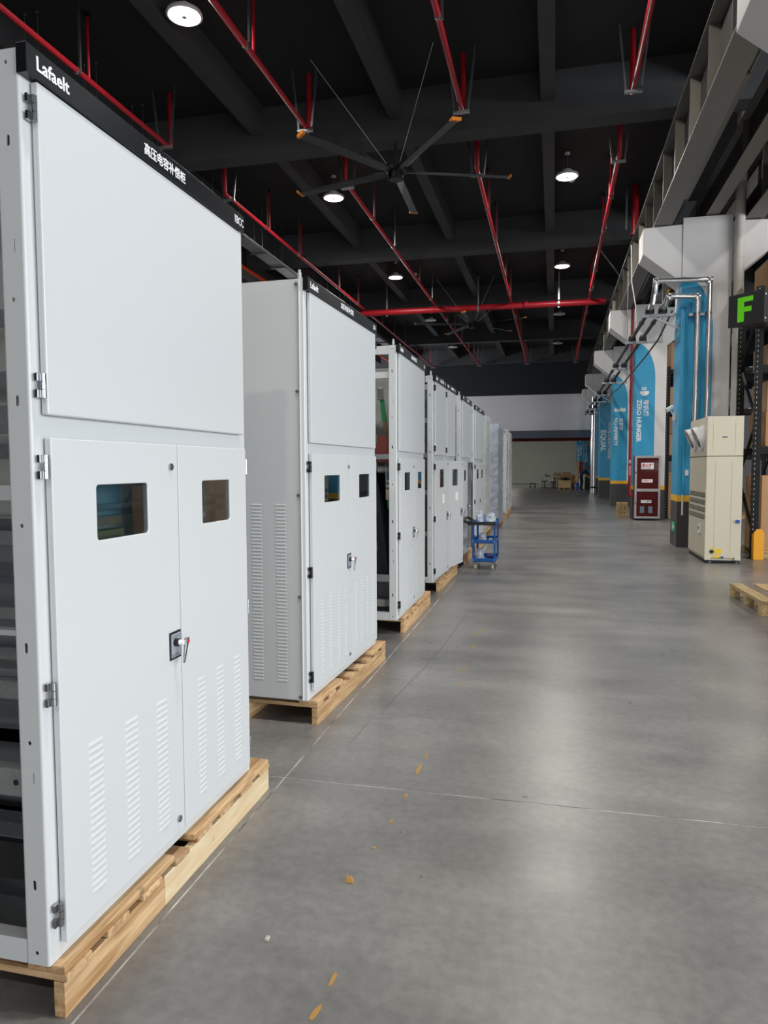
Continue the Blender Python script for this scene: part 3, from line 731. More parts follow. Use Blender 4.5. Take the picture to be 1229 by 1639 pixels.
t = thing('sprinkler_riser', 'short red drop pipe hanging beside the crane girder', 'pipe', (1.66,16.6,6.42))
part('pipe_run', MB().cyl((0,0,0),(0,0,1.029),.075,12), M['darkred'], t, 0, True); part('flange', MB().cyl((0,0,-.03),(0,0,0),.1,12), M['darkred'], t)
part('bracket', B(-.2,-.16,-.02,.02,.1,1.029), M['steelrod'], t)

# cable tray on threaded rods, left
t = thing('cable_tray', 'grey perforated cable tray hung on rods above the cabinet row', 'cable tray', (-6.84,0,6.45))
part('tray', MB().box(-.15,.15,1,35,0,.006).box(-.15,-.144,1,35,.006,.09).box(.144,.15,1,35,.006,.09), mat('grey_tray', '#8E9092', .5), t)
for k in range(22):
    y = 8.5-1.245*3+1.245*k
    if min(abs(y-q) for q in YB) < .24: y += .35
    for sx in (-1,1):
        part('threaded_rod', MB().cyl((sx*.1,y,-.03),(sx*.1,y,.999),.006,6).cyl((sx*.1,y,.985),(sx*.1,y,.999),.022,8), M['steelrod'], t)
    part('crossbar', B(-.2,.2,y-.02,y+.02,-.035,-.001), M['steelrod'], t)
t = thing('conductor_rail', 'glowing orange conductor rail low on the far left behind the cabinets', 'rail', (-7.6,0,6.35))
part('rail', B(-.02,.02,6,33,0,.07), M['orange'], t)
for k in range(6): part('rail_support', B(-.4,-.02,7+4*k,7.06+4*k,.07,.13), M['steelrod'], t)
part('rail_hanger', B(-.46,-.4,6,33,-.1,1.0), M['girderdark'], t)

# ceiling fans
def fan(label, x, y, z, a0):
    t = thing('ceiling_fan', label, 'ceiling fan', (x,y,z), 0, 'large ceiling fans')
    part('downrod', MB().cyl((0,0,.05),(0,0,6.695-z),.025,10), M['black'], t, 0, True)
    part('motor_hub', MB().lathe([(0,-.13),(.11,-.13),(.13,-.11),(.13,-.02),(.19,0),(.19,.05),(.08,.09),(0,.09)], 20), M['black'], t, 0, True)
    for k in range(5):
        a = a0+72*k
        mb = MB(); R0, R1 = .16, 1.9
        prof = lambda r, w, th, tw: [(r,-w*math.cos(tw)-0,-w*math.sin(tw)-th),(r,w*math.cos(tw),w*math.sin(tw)-th),(r,w*math.cos(tw),w*math.sin(tw)+th),(r,-w*math.cos(tw),-w*math.sin(tw)+th)]
        st = [prof(R0,.035,.012,.25), prof(.35,.075,.010,.28), prof(1.0,.075,.008,.2), prof(R1,.07,.006,.12)]
        for q in st: mb.v += q
        for i in range(3):
            for j in range(4): mb.f.append((i*4+j,i*4+(j+1)%4,(i+1)*4+(j+1)%4,(i+1)*4+j))
        mb.f += [(3,2,1,0),(12,13,14,15)]
        b = part('blade', mb, M['blade'], t); b.rotation_euler = (0,0,R(a))
        w_ = MB(); w_.hexa([(R1,-.08,-.018),(R1+.05,-.06,-.018),(R1+.05,.09,.0),(R1,.075,.0),(R1,-.08,-.004),(R1+.05,-.06,.03),(R1+.05,.10,.05),(R1,.075,.014)])
        part('blade_tip', w_, M['orangetip'], b)
    for sx, sy in ((-1.0,-1.35),(.85,-1.35),(1.5,.2),(-1.3,1.0)):
        part('guy_wire', MB().cyl((sx*.12,sy*.12,.08),(sx,sy,7.445-z),.0055,5), mat('bright_wire', '#B9BBBD', .4), t)
    return t
fan('large five-blade black ceiling fan with orange tips, near the camera', -2.59, 11.78, 6.25, -124)
fan('large black ceiling fan with orange tips behind the red cross pipe', -2.75, 24.5, 6.22, -20)

# ================================================================= COLUMNS, GIRDERS, PIPES ON THE RIGHT
def column(label, y, art=None, xw=(2.05,2.82), dp=.66, scale_top=5.4):
    x0, x1 = xw; W = x1-x0
    t = thing('column', label, 'column', (x0,y,0), 0, 'white columns with blue arch painting')
    part('shaft', B(0,W,0,dp,0,5.50), M['colwhite'], t, .01)
    part('corbel', MB().prism([(0,4.45),(-.62,4.95),(-.62,5.38),(0,5.40)], 1, .02, dp-.02), M['colwhite'], t, .008)
    part('corbel', MB().prism([(W,4.45),(W+.62,4.95),(W+.62,5.38),(W,5.40)], 1, .02, dp-.02), M['colwhite'], t, .008)
    # painted bands wrap round the shaft
    def band(name, z0, z1, m_, e=.002):
        part(name, MB().box(-e,W+e,-e,0,z0,z1).box(-e,0,0,dp+e,z0,z1).box(W,W+e,0,dp+e,z0,z1), m_, t)
    band('base_paint', 0.001, .78, M['colbase']); band('yellow_stripe', .78, .885, M['yellow'])
    arc = [(.5*math.sin(R(a)), 3.62+.92*math.cos(R(a))) for a in range(0,91,9)]
    part('blue_arch', MB().prism([(-.002,.886)]+[(-.002,4.54)]+arc[1:]+[(.5,.886)], 1, -.002, 0), M['blue'], t)
    arc2 = [(min(dp,.62*math.sin(R(a))), 3.62+.92*math.cos(R(a))) for a in range(0,91,9)]
    part('blue_arch', MB().prism([(0,.886),(0,4.54)]+arc2[1:]+[(dp-.02,3.3),(dp-.02,.886)], 0, -.002, 0), M['blue'], t)
    if art:
        en, cn, sz, z, off = art[:5]
        letter('column_lettering', en, sz, t, (off,-.0032,z), '-Ydown', M['white'], .035)
        cs, cz_, co = art[6] if len(art) > 6 else (sz*.92, z, off+.165)
        letter('column_lettering', cn, cs, t, (co,-.0032,cz_), '-Ydown', M['white'], .012)
        icon = art[5] if len(art) > 5 else None
        if icon == 'bowl':
            cx, cz = .245, 3.30
            pts = [(cx+.115*math.cos(R(a)), cz+.115*math.sin(R(a))*1.0) for a in range(180,361,15)]
            part('bowl_symbol', MB().prism(pts, 1, -.0035, -.0022), M['white'], t)
            for k in (-1,0,1):
                c0 = cx+k*.045; w_ = .011; L_ = [(c0-.012,cz+.02),(c0-.022,cz+.045),(c0-.008,cz+.075),(c0-.02,cz+.11)]
                part('steam_symbol', MB().prism([(u-w_,v) for u, v in L_]+[(u+w_,v) for u, v in L_[::-1]], 1, -.0035, -.0022), M['white'], t)
        if icon == 'people':
            for k in range(6):
                cx = .09+k*.062; h = (.13,.13,.10,.13,.13,.13)[k]; cz = 3.27
                part('person_symbol', MB().prism([(cx-.022,cz),(cx+.022,cz),(cx+.026,cz+h*.7),(cx-.026,cz+h*.7)], 1, -.0035, -.0022), M['white'], t)
                part('person_symbol', MB().prism([(cx+.017*math.cos(R(a)),cz+h*.87+.017*math.sin(R(a))) for a in range(0,360,45)], 1, -.0035, -.0022), M['white'], t)
        if icon == 'eye':
            part('eye_symbol', MB().prism([(.12,3.2),(.24,3.28),(.36,3.2),(.24,3.12)], 1, -.0035, -.0022), M['white'], t)
    return t
column('white column just out of the picture at the upper right corner, only its corbel shows', 5.98)
COL1 = column('nearest blue and white column behind the cream air conditioner', 12.9)
column('blue and white column lettered ZERO HUNGER with a bowl symbol', 19.4, ('ZERO HUNGER', '零饥饿', .155, 3.09, .07, 'bowl'), (2.0,2.77))
column('blue and white column lettered NO POVERTY with people symbols', 25.9, ('NO POVERTY', '无贫穷', .155, 3.05, .07, 'people'), (1.96,2.73))
column('blue and white column lettered EQUAL in the row', 32.3, ('EQUAL', '为所有人创造平等机会', .29, 2.96, .06, None, (.157,3.28,.36)), (1.93,2.7))
column('blue column beside the far wall opening, behind the silver pipe', 38.5, None, (2.02,2.79))
column('blue column inside the far room behind the bending person', 45.4, ('CLEAN WATER', '清洁', .2, 3.0, .06, 'eye'), (1.80,2.57))
column('farthest blue column inside the far room', 51.9, ('CLIMATE ACTION', '气候行动', .2, 2.9, .06, 'eye'), (1.55,2.32))

# crane girders : I sections with stiffeners
def girder(label, xc, z0, h, fl, y0, y1, stiff, web_m, flange_m):
    t = thing('crane_girder', label, 'girder', (xc,0,z0), 0, 'steel crane girders on the column corbels')
    part('bottom_flange', B(-fl/2,fl/2,y0,y1,0,.02), flange_m, t); part('top_flange', B(-fl/2-.01,fl/2+.01,y0,y1,h-.02,h), flange_m, t)
    part('web', B(-.008,.008,y0,y1,.02,h-.02), web_m, t)
    n = int((y1-y0)/stiff)
    for k in range(n+1):
        y = y0+.4+k*stiff
        if y < y1-.1: part('stiffener', MB().box(-fl/2+.015,-.008,y,y+.012,.02,h-.02).box(.008,fl/2-.015,y,y+.012,.02,h-.02), M['stiff'], t)
    part('rail', B(-.035,.035,y0,y1,h,h+.09), flange_m, t)
    return t
girder('grey crane girder with stiffener plates on the aisle side of the columns', 1.735, 5.405, .83, .29, -6, 38.2, 1.1, M['girderdark'], M['girder'])
girder('plain grey girder running over the column tops', 2.50, 5.515, .50, .20, -6, 38.2, 3.25, M['girderdark'], M['girder'])
girder('grey crane girder on the rack side of the columns', 3.14, 5.405, .83, .29, -6, 38.2, 1.6, M['girderdark'], M['girder'])
t = thing('lighting_track', 'slim grey cable duct fixed between the two girders', 'cable duct', (2.0,0,5.62))
part('duct', B(-.045,.045,8.7,12.4,0,.05), M['girder'], t)
part('conduit', MB().cyl((0.03,2,.03),(0.03,8.7,.03),.018,8).cyl((.03,12.4,.03),(.03,38,.03),.018,8), M['steelrod'], t)
for y in (9.2,10.6,12.1): part('duct_hanger', B(-.1,.0,y,y+.03,.05,.12), M['steelrod'], t)
# angle brace hanging under the ceiling beyond the girder
o = tag(part('angle_brace', MB().bar((.75,19.4,7.448),(1.6,19.4,6.24),.03,.03), M['steelrod']), 'thin diagonal steel brace beside the far right sprinkler pipe', 'brace')

# pipe rack : two insulated pipes on brackets along the columns
t = thing('insulated_pipe', 'pair bracket run, dark insulated pipe nearer the aisle under the corbels', 'pipe')
t['label'] = 'dark insulated pipe on the aisle side of the bracket run'
part('pipe_run', MB().cyl((1.56,12.9,4.04),(1.56,38,4.04),.035,10), M['insul'], t, 0, True)
t2 = thing('insulated_pipe', 'dark insulated pipe on the column side of the bracket run', 'pipe')
part('pipe_run', MB().cyl((1.77,12.9,4.04),(1.77,38,4.04),.035,10), M['insul'], t2, 0, True)
for k, y in enumerate((13.0,15.75,19.8,23.1,26.9,29.7,33.0,36.0)):
    for tt, x in ((t,1.56),(t2,1.77)):
        part('pipe_shoe', MB().lathe([(0,-.065),(.075,-.065),(.075,.0),(.055,.05),(0,.07)], 12, (x,y,4.04)), M['black'], tt, 0, True)
        part('coupling', MB().cyl((x,y+1.1,4.04),(x,y+1.2,4.04),.045,10), M['insul'], tt)
part('elbow_joint', MB().tube([(1.56,12.95,4.04),(1.56,12.62,4.07),(1.60,12.60,4.36)], .045, 10), M['silverpipe'], t, 0, True)
part('elbow_joint', MB().tube([(1.77,12.95,4.04),(1.77,12.66,4.06),(1.80,12.62,4.17)], .045, 10), M['silverpipe'], t2, 0, True)
for k, y in enumerate((13.05,15.75,19.8,23.1,26.9,29.7,33.0,36.0)):
    b = thing('pipe_bracket', ('steel wall bracket carrying the insulated pipes on the nearest column', 'steel trapeze hanger for the pipes between the first two columns', 'steel wall bracket for the pipes on the ZERO HUNGER column', 'steel trapeze hanger for the pipes between ZERO HUNGER and NO POVERTY columns', 'steel wall bracket for the pipes on the NO POVERTY column', 'steel trapeze hanger for the pipes before the EQUAL column', 'steel wall bracket for the pipes on the EQUAL column', 'steel trapeze hanger for the pipes nearest the far wall')[k], 'bracket', (0,y,3.955), 0, 'brackets of the pipe run')
    if k % 2 == 0:
        xe = (2.05,2.0,1.96,1.93)[k//2]
        part('arm', B(1.46,xe,-.025,.025,-.03,.018), M['galv'], b); part('brace', MB().bar((1.62,0,-.03),(xe,0,-.24),.03,.03,(0,1,0)), M['galv'], b)
    else:
        part('arm', B(1.42,2.16,-.025,.025,-.03,.018), M['galv'], b)
        part('drop_rod', MB().cyl((2.14,0,.018),(2.14,0,1.555),.012,6), M['galv'], b); part('drop_rod', MB().cyl((1.46,0,.018),(1.46,0,.0179+1.43),.008,6), M['galv'], b)
o = tag(part('power_cable', MB().tube([(1.92,13.0,4.0),(1.92,14.6,3.80),(1.88,16.2,3.72),(1.80,19.2,3.62),(1.86,22.5,3.7),(1.92,25.8,3.9),(1.92,29,3.75),(1.92,32.2,3.9)], .018, 6), M['insul'], None, 0, True), 'thin dark cable sagging below the insulated pipes', 'cable')
o = tag(part('hanging_cable', MB().tube([(1.50,15.6,5.9),(1.53,15.75,5.2),(1.63,15.85,4.7),(1.66,15.85,3.985)], .012, 6), M['pvc'], None, 0, True), 'thin white cable hanging from the girder to the first trapeze hanger', 'cable')
# polished pipes that drop from the rack down the nearest column into the air conditioner
def poly_pipe(label, pts, r, elbows):
    t = thing('polished_pipe', label, 'pipe', (0,0,0), 0, 'polished pipes on the nearest column')
    part('pipe_run', MB().tube(pts, r, 12), M['silverpipe'], t, 0, True)
    for e in elbows: part('elbow', MB().cyl((e[0]-.05,e[1],e[2]),(e[0]+.05,e[1],e[2]),r*1.25,12).cyl((e[0],e[1],e[2]-.06),(e[0],e[1],e[2]+.035),r*1.25,12), M['silverpipe'], t, 0, True)
poly_pipe('taller polished pipe looping onto the nearest column', [(1.60,12.60,4.20),(1.60,12.60,4.40),(1.63,12.60,4.425),(2.42,12.72,4.425),(2.45,12.72,4.40),(2.44,12.72,2.0),(2.44,12.6,1.9)], .043, [(1.61,12.60,4.42),(2.44,12.72,4.42)])
poly_pipe('shorter polished pipe beside it on the nearest column', [(1.80,12.62,4.165),(2.24,12.72,4.165),(2.27,12.72,4.14),(2.26,12.72,2.0),(2.26,12.6,1.9)], .043, [(1.82,12.62,4.165),(2.26,12.72,4.165)])
t = thing('pipe_clamp', 'chrome double clamp holding the two polished pipes to the column', 'clamp', (2.35,12.72,3.88))
part('strut', B(-.2,.16,.045,.178,-.02,.02), M['galv'], t)
for x in (-.085,.09): part('ring', MB().cyl((x,0,-.02),(x,0,.02),.055,12), M['chrome'], t, 0, True)
tag(part('brass_valve', MB().cyl((1.79,12.60,4.215),(1.79,12.60,4.26),.015,8).cyl((1.76,12.60,4.265),(1.83,12.60,4.265),.012,8), M['brass']), 'small brass vent valve on top of the shorter polished pipe', 'valve')
# conduits painted blue on the column, rain pipe
t = thing('conduit', 'blue-painted conduit bent over the top on the nearest column', 'conduit')
part('pipe_run', MB().tube([(1.99,12.95,3.85),(2.02,12.88,4.02),(2.08,12.875,4.04),(2.12,12.875,4.03),(2.14,12.875,3.98),(2.13,12.875,.9)], .018, 8), M['blue'], t, 0, True)
part('pipe_run', MB().cyl((2.13,12.875,.9),(2.13,12.875,.55),.016,8), M['pvc'], t, 0, True)
t = thing('rain_pipe', 'thick off-white vertical rain pipe at the right edge of the nearest column', 'pipe', (2.90,12.80,0))
part('pipe_run', MB().cyl((0,0,.02),(0,0,7.449),.078,18), M['pvc'], t, 0, True)
for z in (1.2,3.35,4.75): part('pipe_clamp', MB().cyl((0,0,z),(0,0,z+.03),.085,18), M['pvc'], t, 0, True)
for z in (3.4,5.95): part('socket', MB().cyl((0,0,z),(0,0,z+.14),.086,18), M['pvc'], t, 0, True)
# silver insulated post by the far opening
t = thing('silver_pipe', 'bright silver vertical pipe in front of the far blue column', 'pipe', (1.97,37.9,0))
part('pipe_run', MB().cyl((0,0,.02),(0,0,4.9),.15,18), M['silverpipe'], t, 0, True); part('collar', MB().cyl((0,0,.28),(0,0,.36),.17,18), M['black'], t, 0, True)
# things mounted on the nearest column
t = thing('security_camera', 'small white security camera on the left side of the nearest column', 'camera', (2.048,13.2,2.30))
part('mount', B(-.05,-.003,-.05,.05,-.13,.0), M['duct'], t, .005); part('arm', MB().cyl((-.05,0,-.02),(-.1,0,.06),.015,8), M['duct'], t); part('camera_body', MB().cyl((-.06,-.06,.10),(-.17,-.11,.04),.04,12), M['duct'], t, 0, True)
t = thing('exit_sign', 'small green and white exit sign low on the nearest column', 'sign', (2.046,13.0,.26))
part('panel', B(-.012,-.0025,.02,.32,0,.15), mat('exit_green', '#3CB878', .4), t)
part('arrow', B(-.0135,-.0122,.05,.15,.06,.09), M['white'], t); part('figure', B(-.0135,-.0122,.19,.24,.03,.12), M['white'], t)
tag(part('valve_box', B(2.155,2.21,12.84,12.895,1.22,1.32), M['duct'], None, .008), 'small white junction box on the blue face beside the air conditioner', 'junction box')

# ---------------------------------------------------------------- fire hydrant cabinet and riser at the ZERO HUNGER column
t = thing('fire_cabinet', 'dark red fire hydrant cabinet with scuffed metal frame below ZERO HUNGER', 'fire cabinet', (2.02,19.15,.05))
part('body', B(0,.62,.02,.245,0,1.60), M['firered'], t)
fr = MB()
for b_ in ((0,.62,0,.02,0,.055),(0,.62,0,.02,1.545,1.6),(0,.05,0,.02,.055,1.545),(.57,.62,0,.02,.055,1.545),(.05,.57,0,.02,.69,.76)): fr.box(*b_)
part('frame', fr, M['alu'], t, .003)
for z0, z1 in ((.055,.69),(.76,1.545)):
    part('door_pane', B(.05,.57,.006,.012,z0,z1), M['clearpane'], t)
for x0, x1, z0, z1 in ((.15,.45,1.26,1.42),(.17,.43,.92,1.0),(.16,.41,.40,.47)): part('notice', B(x0,x1,.001,.005,z0,z1), M['white'], t)
redink = mat('red_ink', '#B01018', .6); inkb = mat('dark_ink', '#33343A', .6)
letter('notice_lettering', '消火栓', .105, t, (.155,.0004,1.315), '-Y', redink, .03, .87)
letter('notice_lettering', '火警电话119', .05, t, (.18,.0004,.945), '-Y', redink, .02, .8)
letter('notice_lettering', '灭火器箱', .06, t, (.17,.0004,.415), '-Y', inkb, .01, .95)
letter('notice_lettering', 'FIRE HYDRANT', .038, t, (.17,.0004,1.272), '-Y', inkb, .02, .85)
for x in (.14,.34):
    e = part('extinguisher_window', B(x,x+.10,.013,.019,.14,.31), mat('pale_blue_glass', '#A9C6DA', .3), t)
for z in (.36,1.14): part('latch', B(.018,.036,-.012,0,z,z+.06), M['black'], t)
t = thing('fire_riser', 'dark red vertical fire riser pipe beside the ZERO HUNGER column', 'pipe', (1.90,19.2,0))
part('pipe_run', MB().tube([(.075,.03,.62),(.03,0,.62),(0,0,.66),(0,0,5.39)], .038, 12), M['darkred'], t, 0, True)
for z in (.98,2.3,3.9): part('coupling', MB().cyl((0,0,z),(0,0,z+.05),.046,12), M['darkred'], t, 0, True)
letter('pipe_lettering', '消防', .05, t, (-.02,-.0395,1.55), '-Ydown', M['white'], .01); part('flow_arrow', B(-.012,.012,-.0405,-.039,1.15,1.4), mat('pink_arrow', '#E8A5AE', .6), t)

# ---------------------------------------------------------------- cream air-conditioning cabinet
t = thing('air_conditioner', 'tall cream floor-standing air conditioner with two white ducts', 'air conditioner', (2.105,10.86,0))
AW, AL = .475, 1.26
part('lower_body', B(0,AW,0,AL,.075,1.515), M['cream'], t, .006); part('upper_body', B(0,AW,0,AL,1.522,2.08), M['cream'], t, .006)
part('seam', B(.004,AW-.004,.004,AL-.004,1.51,1.527), M['gap'], t)
part('plinth', B(.02,AW-.02,.02,AL-.02,.04,.078), M['creamdark'], t)
part('base_rail', B(.01,AW-.01,.03,AL-.03,.012,.04), M['gap'], t)
for x in (.06,AW-.06):
    for y in (.06,AL-.06): part('foot', MB().lathe([(0,0),(.055,0),(.055,.03),(.045,.042),(0,.042)], 14, (x,y,0)), M['black'], t, 0, True)
for x in (.0,AW-.08): part('foot_bracket', B(x,x+.08,-.006,.0,.045,.10), M['cream'], t, .002)
part('pressed_rib', B(.12,.125,-.004,.0,.16,1.43), M['cream'], t, .0015); part('pressed_rib', B(.335,.34,-.004,0,.16,1.43), M['cream'], t, .0015)
part('pressed_rib', B(.08,.085,-.004,.0,1.60,2.0), M['cream'], t, .0015); part('pressed_rib', B(.37,.375,-.004,0,1.60,2.0), M['cream'], t, .0015)
hd = part('grip', B(.19,.275,-.003,.0,1.775,1.805), M['duct'], t, .001); part('grip_shade_strip', B(.198,.268,-.0045,-.003,1.781,1.797), M['gap'], hd)  # dark strip on the grip imitates the shade of its hollow
part('drain_knob', MB().cyl((.425,-.001,.60),(.425,-.03,.60),.026,14), mat('blue_plastic', '#1B4FA0', .4), t, 0, True)
part('cable_port', MB().cyl((.095,-.001,.165),(.095,-.008,.165),.028,14), M['black'], t, 0, True)
part('drain_plug', MB().cyl((.235,-.001,.085),(.235,-.02,.085),.016,10), mat('blue_plastic', '#1B4FA0', .4), t)
for x0,x1,z0,z1 in ((.13,.22,.135,.205),(.065,.115,.205,.225),(.12,.205,.08,.115)): part('warning_label', B(x0,x1,-.0022,0,z0,z1), mat('warning_yellow', '#E5C21C', .5), t)
# aisle side : panel, grille slots, thermostat, ducts
for z in (1.515,.95): part('panel_seam', B(-.002,.0,.03,AL-.03,z,z+.006), M['gap'], t)
for k in range(4):
    z0 = .62+k*.105
    part('grille_shade_strip', B(-.0025,.0,.05,AL-.05,z0,z0+.062), M['gap'], t)  # raised dark strip, slot shade put into its colour
    for q in range(3): part('grille_slat', B(-.008,-.0026,.05,AL-.05,z0+.013+q*.016,z0+.018+q*.016), M['creamdark'], t)
part('thermostat', B(-.022,.0,.30,.40,.40,.53), M['duct'], t, .004); part('thermostat_screen', B(-.0235,-.022,.33,.38,.45,.50), M['black'], t)
for y in (.33,.86):
    fl = part('duct_collar', MB().cyl((-.002,y,1.79),(-.022,y,1.79),.185,24), M['duct'], t, 0, True)
    mb = MB(); n = 24; vs = []
    for i in range(n):
        a = 2*math.pi*i/n; vs.append((-.02,y+.165*math.cos(a),1.79+.165*math.sin(a)))
    for i in range(n):
        a = 2*math.pi*i/n; zz = 1.785+.15*math.sin(a); vs.append((-.09-.065*math.sin(a),y+.155*math.cos(a),zz))
    for i in range(n):
        a = 2*math.pi*i/n; zz = 1.785+.132*math.sin(a); vs.append((-.09-.06*math.sin(a),y+.138*math.cos(a),zz))
    for i in range(n):
        a = 2*math.pi*i/n; vs.append((-.03,y+.14*math.cos(a),1.79+.14*math.sin(a)))
    mb.v = vs; mb.f = [(r*n+i,r*n+(i+1)%n,(r+1)*n+(i+1)%n,(r+1)*n+i) for r in range(3) for i in range(n)]
    dk = part('duct_outlet', mb, M['duct'], t, 0, True)
    part('duct_shade_disc', MB().cyl((-.031,y,1.79),(-.029,y,1.79),.139,20), M['gap'], dk)  # dark disc colours in the shade inside the duct

# ---------------------------------------------------------------- pallet racks with boxes
def upright(parent, x, y, h):
    mb = MB().box(x-.05,x+.05,y-.004,y,0,h).box(x-.05,x-.045,y,y+.07,0,h).box(x+.045,x+.05,y,y+.07,0,h)
    u = part('upright', mb, M['rackblack'], parent)
    sl = MB()
    for k in range(int(h/.075)):
        sl.box(x-.028,x-.020,y-.0046,y-.004,.05+k*.075,.075+k*.075)
        sl.box(x-.0506,x-.05,y+.02,y+.032,.05+k*.075,.075+k*.075)
    part('slot_row', sl, mat('slot_glimpse', '#B9B4AA', .6), u, kind='stuff')
    part('foot_plate', B(x-.07,x+.07,y-.03,y+.10,0,.008), M['rackblack'], u)
def rack(label, x0, x1, y0, y1, h, levels):
    t = thing('pallet_rack', label, 'rack', (0,0,0), 0, 'black pallet racks')
    for x in (x0+.05, x1-.05):
        for y in (y0+.004, y1-.07): upright(t, x, y, h)
        zs = [.35]
        while zs[-1] < h-.9:
            z = zs[-1]; up_ = len(zs) % 2
            part('frame_brace', MB().bar((x,(y0+.06) if up_ else (y1-.06),z),(x,(y1-.06) if up_ else (y0+.06),z+.85),.04,.035,(1,0,0)), M['rackblack'], t)
            zs.append(z+.85)
    for z in levels:
        for y in (y0+.02,y1-.07): part('load_beam', B(x0+.1,x1-.1,y,y+.05,z-.11,z), M['rackblack'], t, .004)
        for k in range(int((x1-x0)/.6)): part('deck_bar', B(x0+.2+k*.6,x0+.28+k*.6,y0+.02,y1-.02,z,z+.012), M['galv'], t)
    return t
def cardboard(label, x, y, z, sx, sy, sz, ci, tape=True, rz=0, tag_label=True, group='cardboard boxes on the racks'):
    t = thing('cardboard_box', label, 'box', (x,y,z), rz, group)
    part('carton', B(0,sx,0,sy,0,sz), CARD[ci%4], t, .004)
    if tape:
        part('tape', MB().box(sx*.46,sx*.54,-.0012,0,sz*.72,sz).box(sx*.46,sx*.54,0,sy,sz,sz+.0012), M['tape'], t)
    if tag_label: part('shipping_label', B(sx*.62,sx*.62+min(.12,sx*.25),-.0015,0,sz*.35,sz*.35+min(.09,sz*.3)), M['white'], t)
    part('flap_seam', B(-.001,0,sy*.49,sy*.51,sz*.55,sz), M['tape'], t)
    return t
rack('black pallet rack with cartons beside the F sign', 2.87, 5.6, 11.52, 12.62, 4.0, (1.66,2.86,3.92))
rack('black pallet rack glimpsed between the first two columns', 2.87, 5.6, 20.12, 21.22, 4.0, (1.66,2.86,3.92))
RB = [  # x, y, z, size, colour, label
    (3.02,11.60,.115,1.05,.9,1.12,0,'large cardboard carton on the rack floor level nearest the yellow guard'),
    (4.15,11.62,.115,1.0,.9,.95,1,'cardboard carton on the rack floor level farther right'),
    (3.05,11.60,1.675,.98,.9,.52,1,'wide cardboard carton on the second rack level beside the air conditioner'),
    (3.07,11.63,2.2,.95,.85,.44,2,'tan cardboard carton stacked on the wide carton of the second rack level'),
    (4.2,11.60,1.675,1.0,.9,.85,2,'cardboard carton at the right of the second rack level'),
    (3.05,11.60,2.875,.62,.8,.30,2,'shallow carton on the third rack level below the F sign'),
    (3.75,11.60,2.875,.8,.85,.62,0,'tall carton on the third rack level'),
    (3.05,11.60,3.935,.72,.85,.5,0,'wrapped carton on the top rack level behind the F sign'),
    (3.85,11.60,3.935,.9,.85,.7,1,'large carton on the top rack level at the picture edge'),
    (2.99,20.2,.115,1.0,.9,1.1,0,'carton on the floor level of the second rack between the columns'),
    (2.99,20.2,1.675,1.0,.9,.55,2,'carton on the second level between the columns'),
    (2.99,20.2,2.24,.9,.9,.45,1,'carton stacked on another between the columns'),
    (2.99,20.2,2.875,.9,.9,.6,2,'carton on the third level between the columns'),
    (2.99,20.2,3.935,.9,.9,.7,0,'carton on the top level between the columns')]
for x, y, z, sx, sy, sz, ci, lb in RB: cardboard(lb, x, y, z, sx, sy, sz, ci)
for x, y, lb in ((3.0,11.55,'nearest rack'),(2.99,20.14,'second rack')):
    t = thing('pallet', 'wooden pallet under the cartons on the floor level of the %s' % lb, 'pallet', (x,y,0), 0, 'pallets under rack cartons')
    for ys in (.02,.42,.85): part('stringer', B(0,2.2,ys,ys+.06,0,.095), M['oldwoodx'], t)
    for k in range(9): part('deck_board', B(k*.26,k*.26+.12,0,.93,.0955,.113), M['oldwood'], t)
# yellow upright guard
t = thing('rack_guard', 'yellow steel guard at the foot of the rack upright', 'guard', (2.94,11.36,0))
part('shield', MB().prism([(-.07,0),(.07,0),(.07,.40),(.03,.455),(-.03,.455),(-.07,.40)], 1, 0, .012), M['guard'], t, .004)
part('wing', B(-.07,-.058,.012,.11,0,.38), M['guard'], t); part('wing', B(.058,.07,.012,.11,0,.38), M['guard'], t)
# F sign : black folded panel at 45 degrees
def aisle_sign(label, x, y, z, text_f):
    t = thing('aisle_sign', label, 'sign', (x,y,z), R(-45))
    part('face_panel', B(0,.537,0,.012,0,.455), M['signblack'], t, .002)
    part('side_panel', B(.525,.537,.0125,.537,0,.455), M['signblack'], t, .002)
    part('bottom_plate', MB().prism([(.01,.0125),(.524,.0125),(.524,.5)], 2, 0, .008), M['black'], t)
    part('mounting_arm', MB().bar((.40,.10,.06),(.40,.40,.06),.03,.03).bar((.40,.10,.38),(.40,.40,.38),.03,.03), M['rackblack'], t)
    for z_ in (.06,.39): part('rivet', MB().cyl((.5375,.03,z_),(.541,.03,z_),.012,8), M['white'], t)
    if text_f:
        F = [(.0,0),(.095,0),(.095,.135),(.205,.135),(.205,.205),(.095,.205),(.095,.275),(.225,.275),(.225,.345),(0,.345)]
        part('letter_f', MB().prism([(.145+u,.055+v) for u, v in F], 1, -.006, -.0005), M['neon'], t)
aisle_sign('black angled aisle sign with a bright green letter F', 2.45, 11.38, 3.385, True)
rack('black pallet rack hidden behind the ZERO HUNGER column', 2.87, 5.6, 24.6, 25.7, 4.0, (1.66,2.86,3.92))
aisle_sign('dark angled aisle sign left of the red fire riser', 2.36, 24.47, 3.42, False)

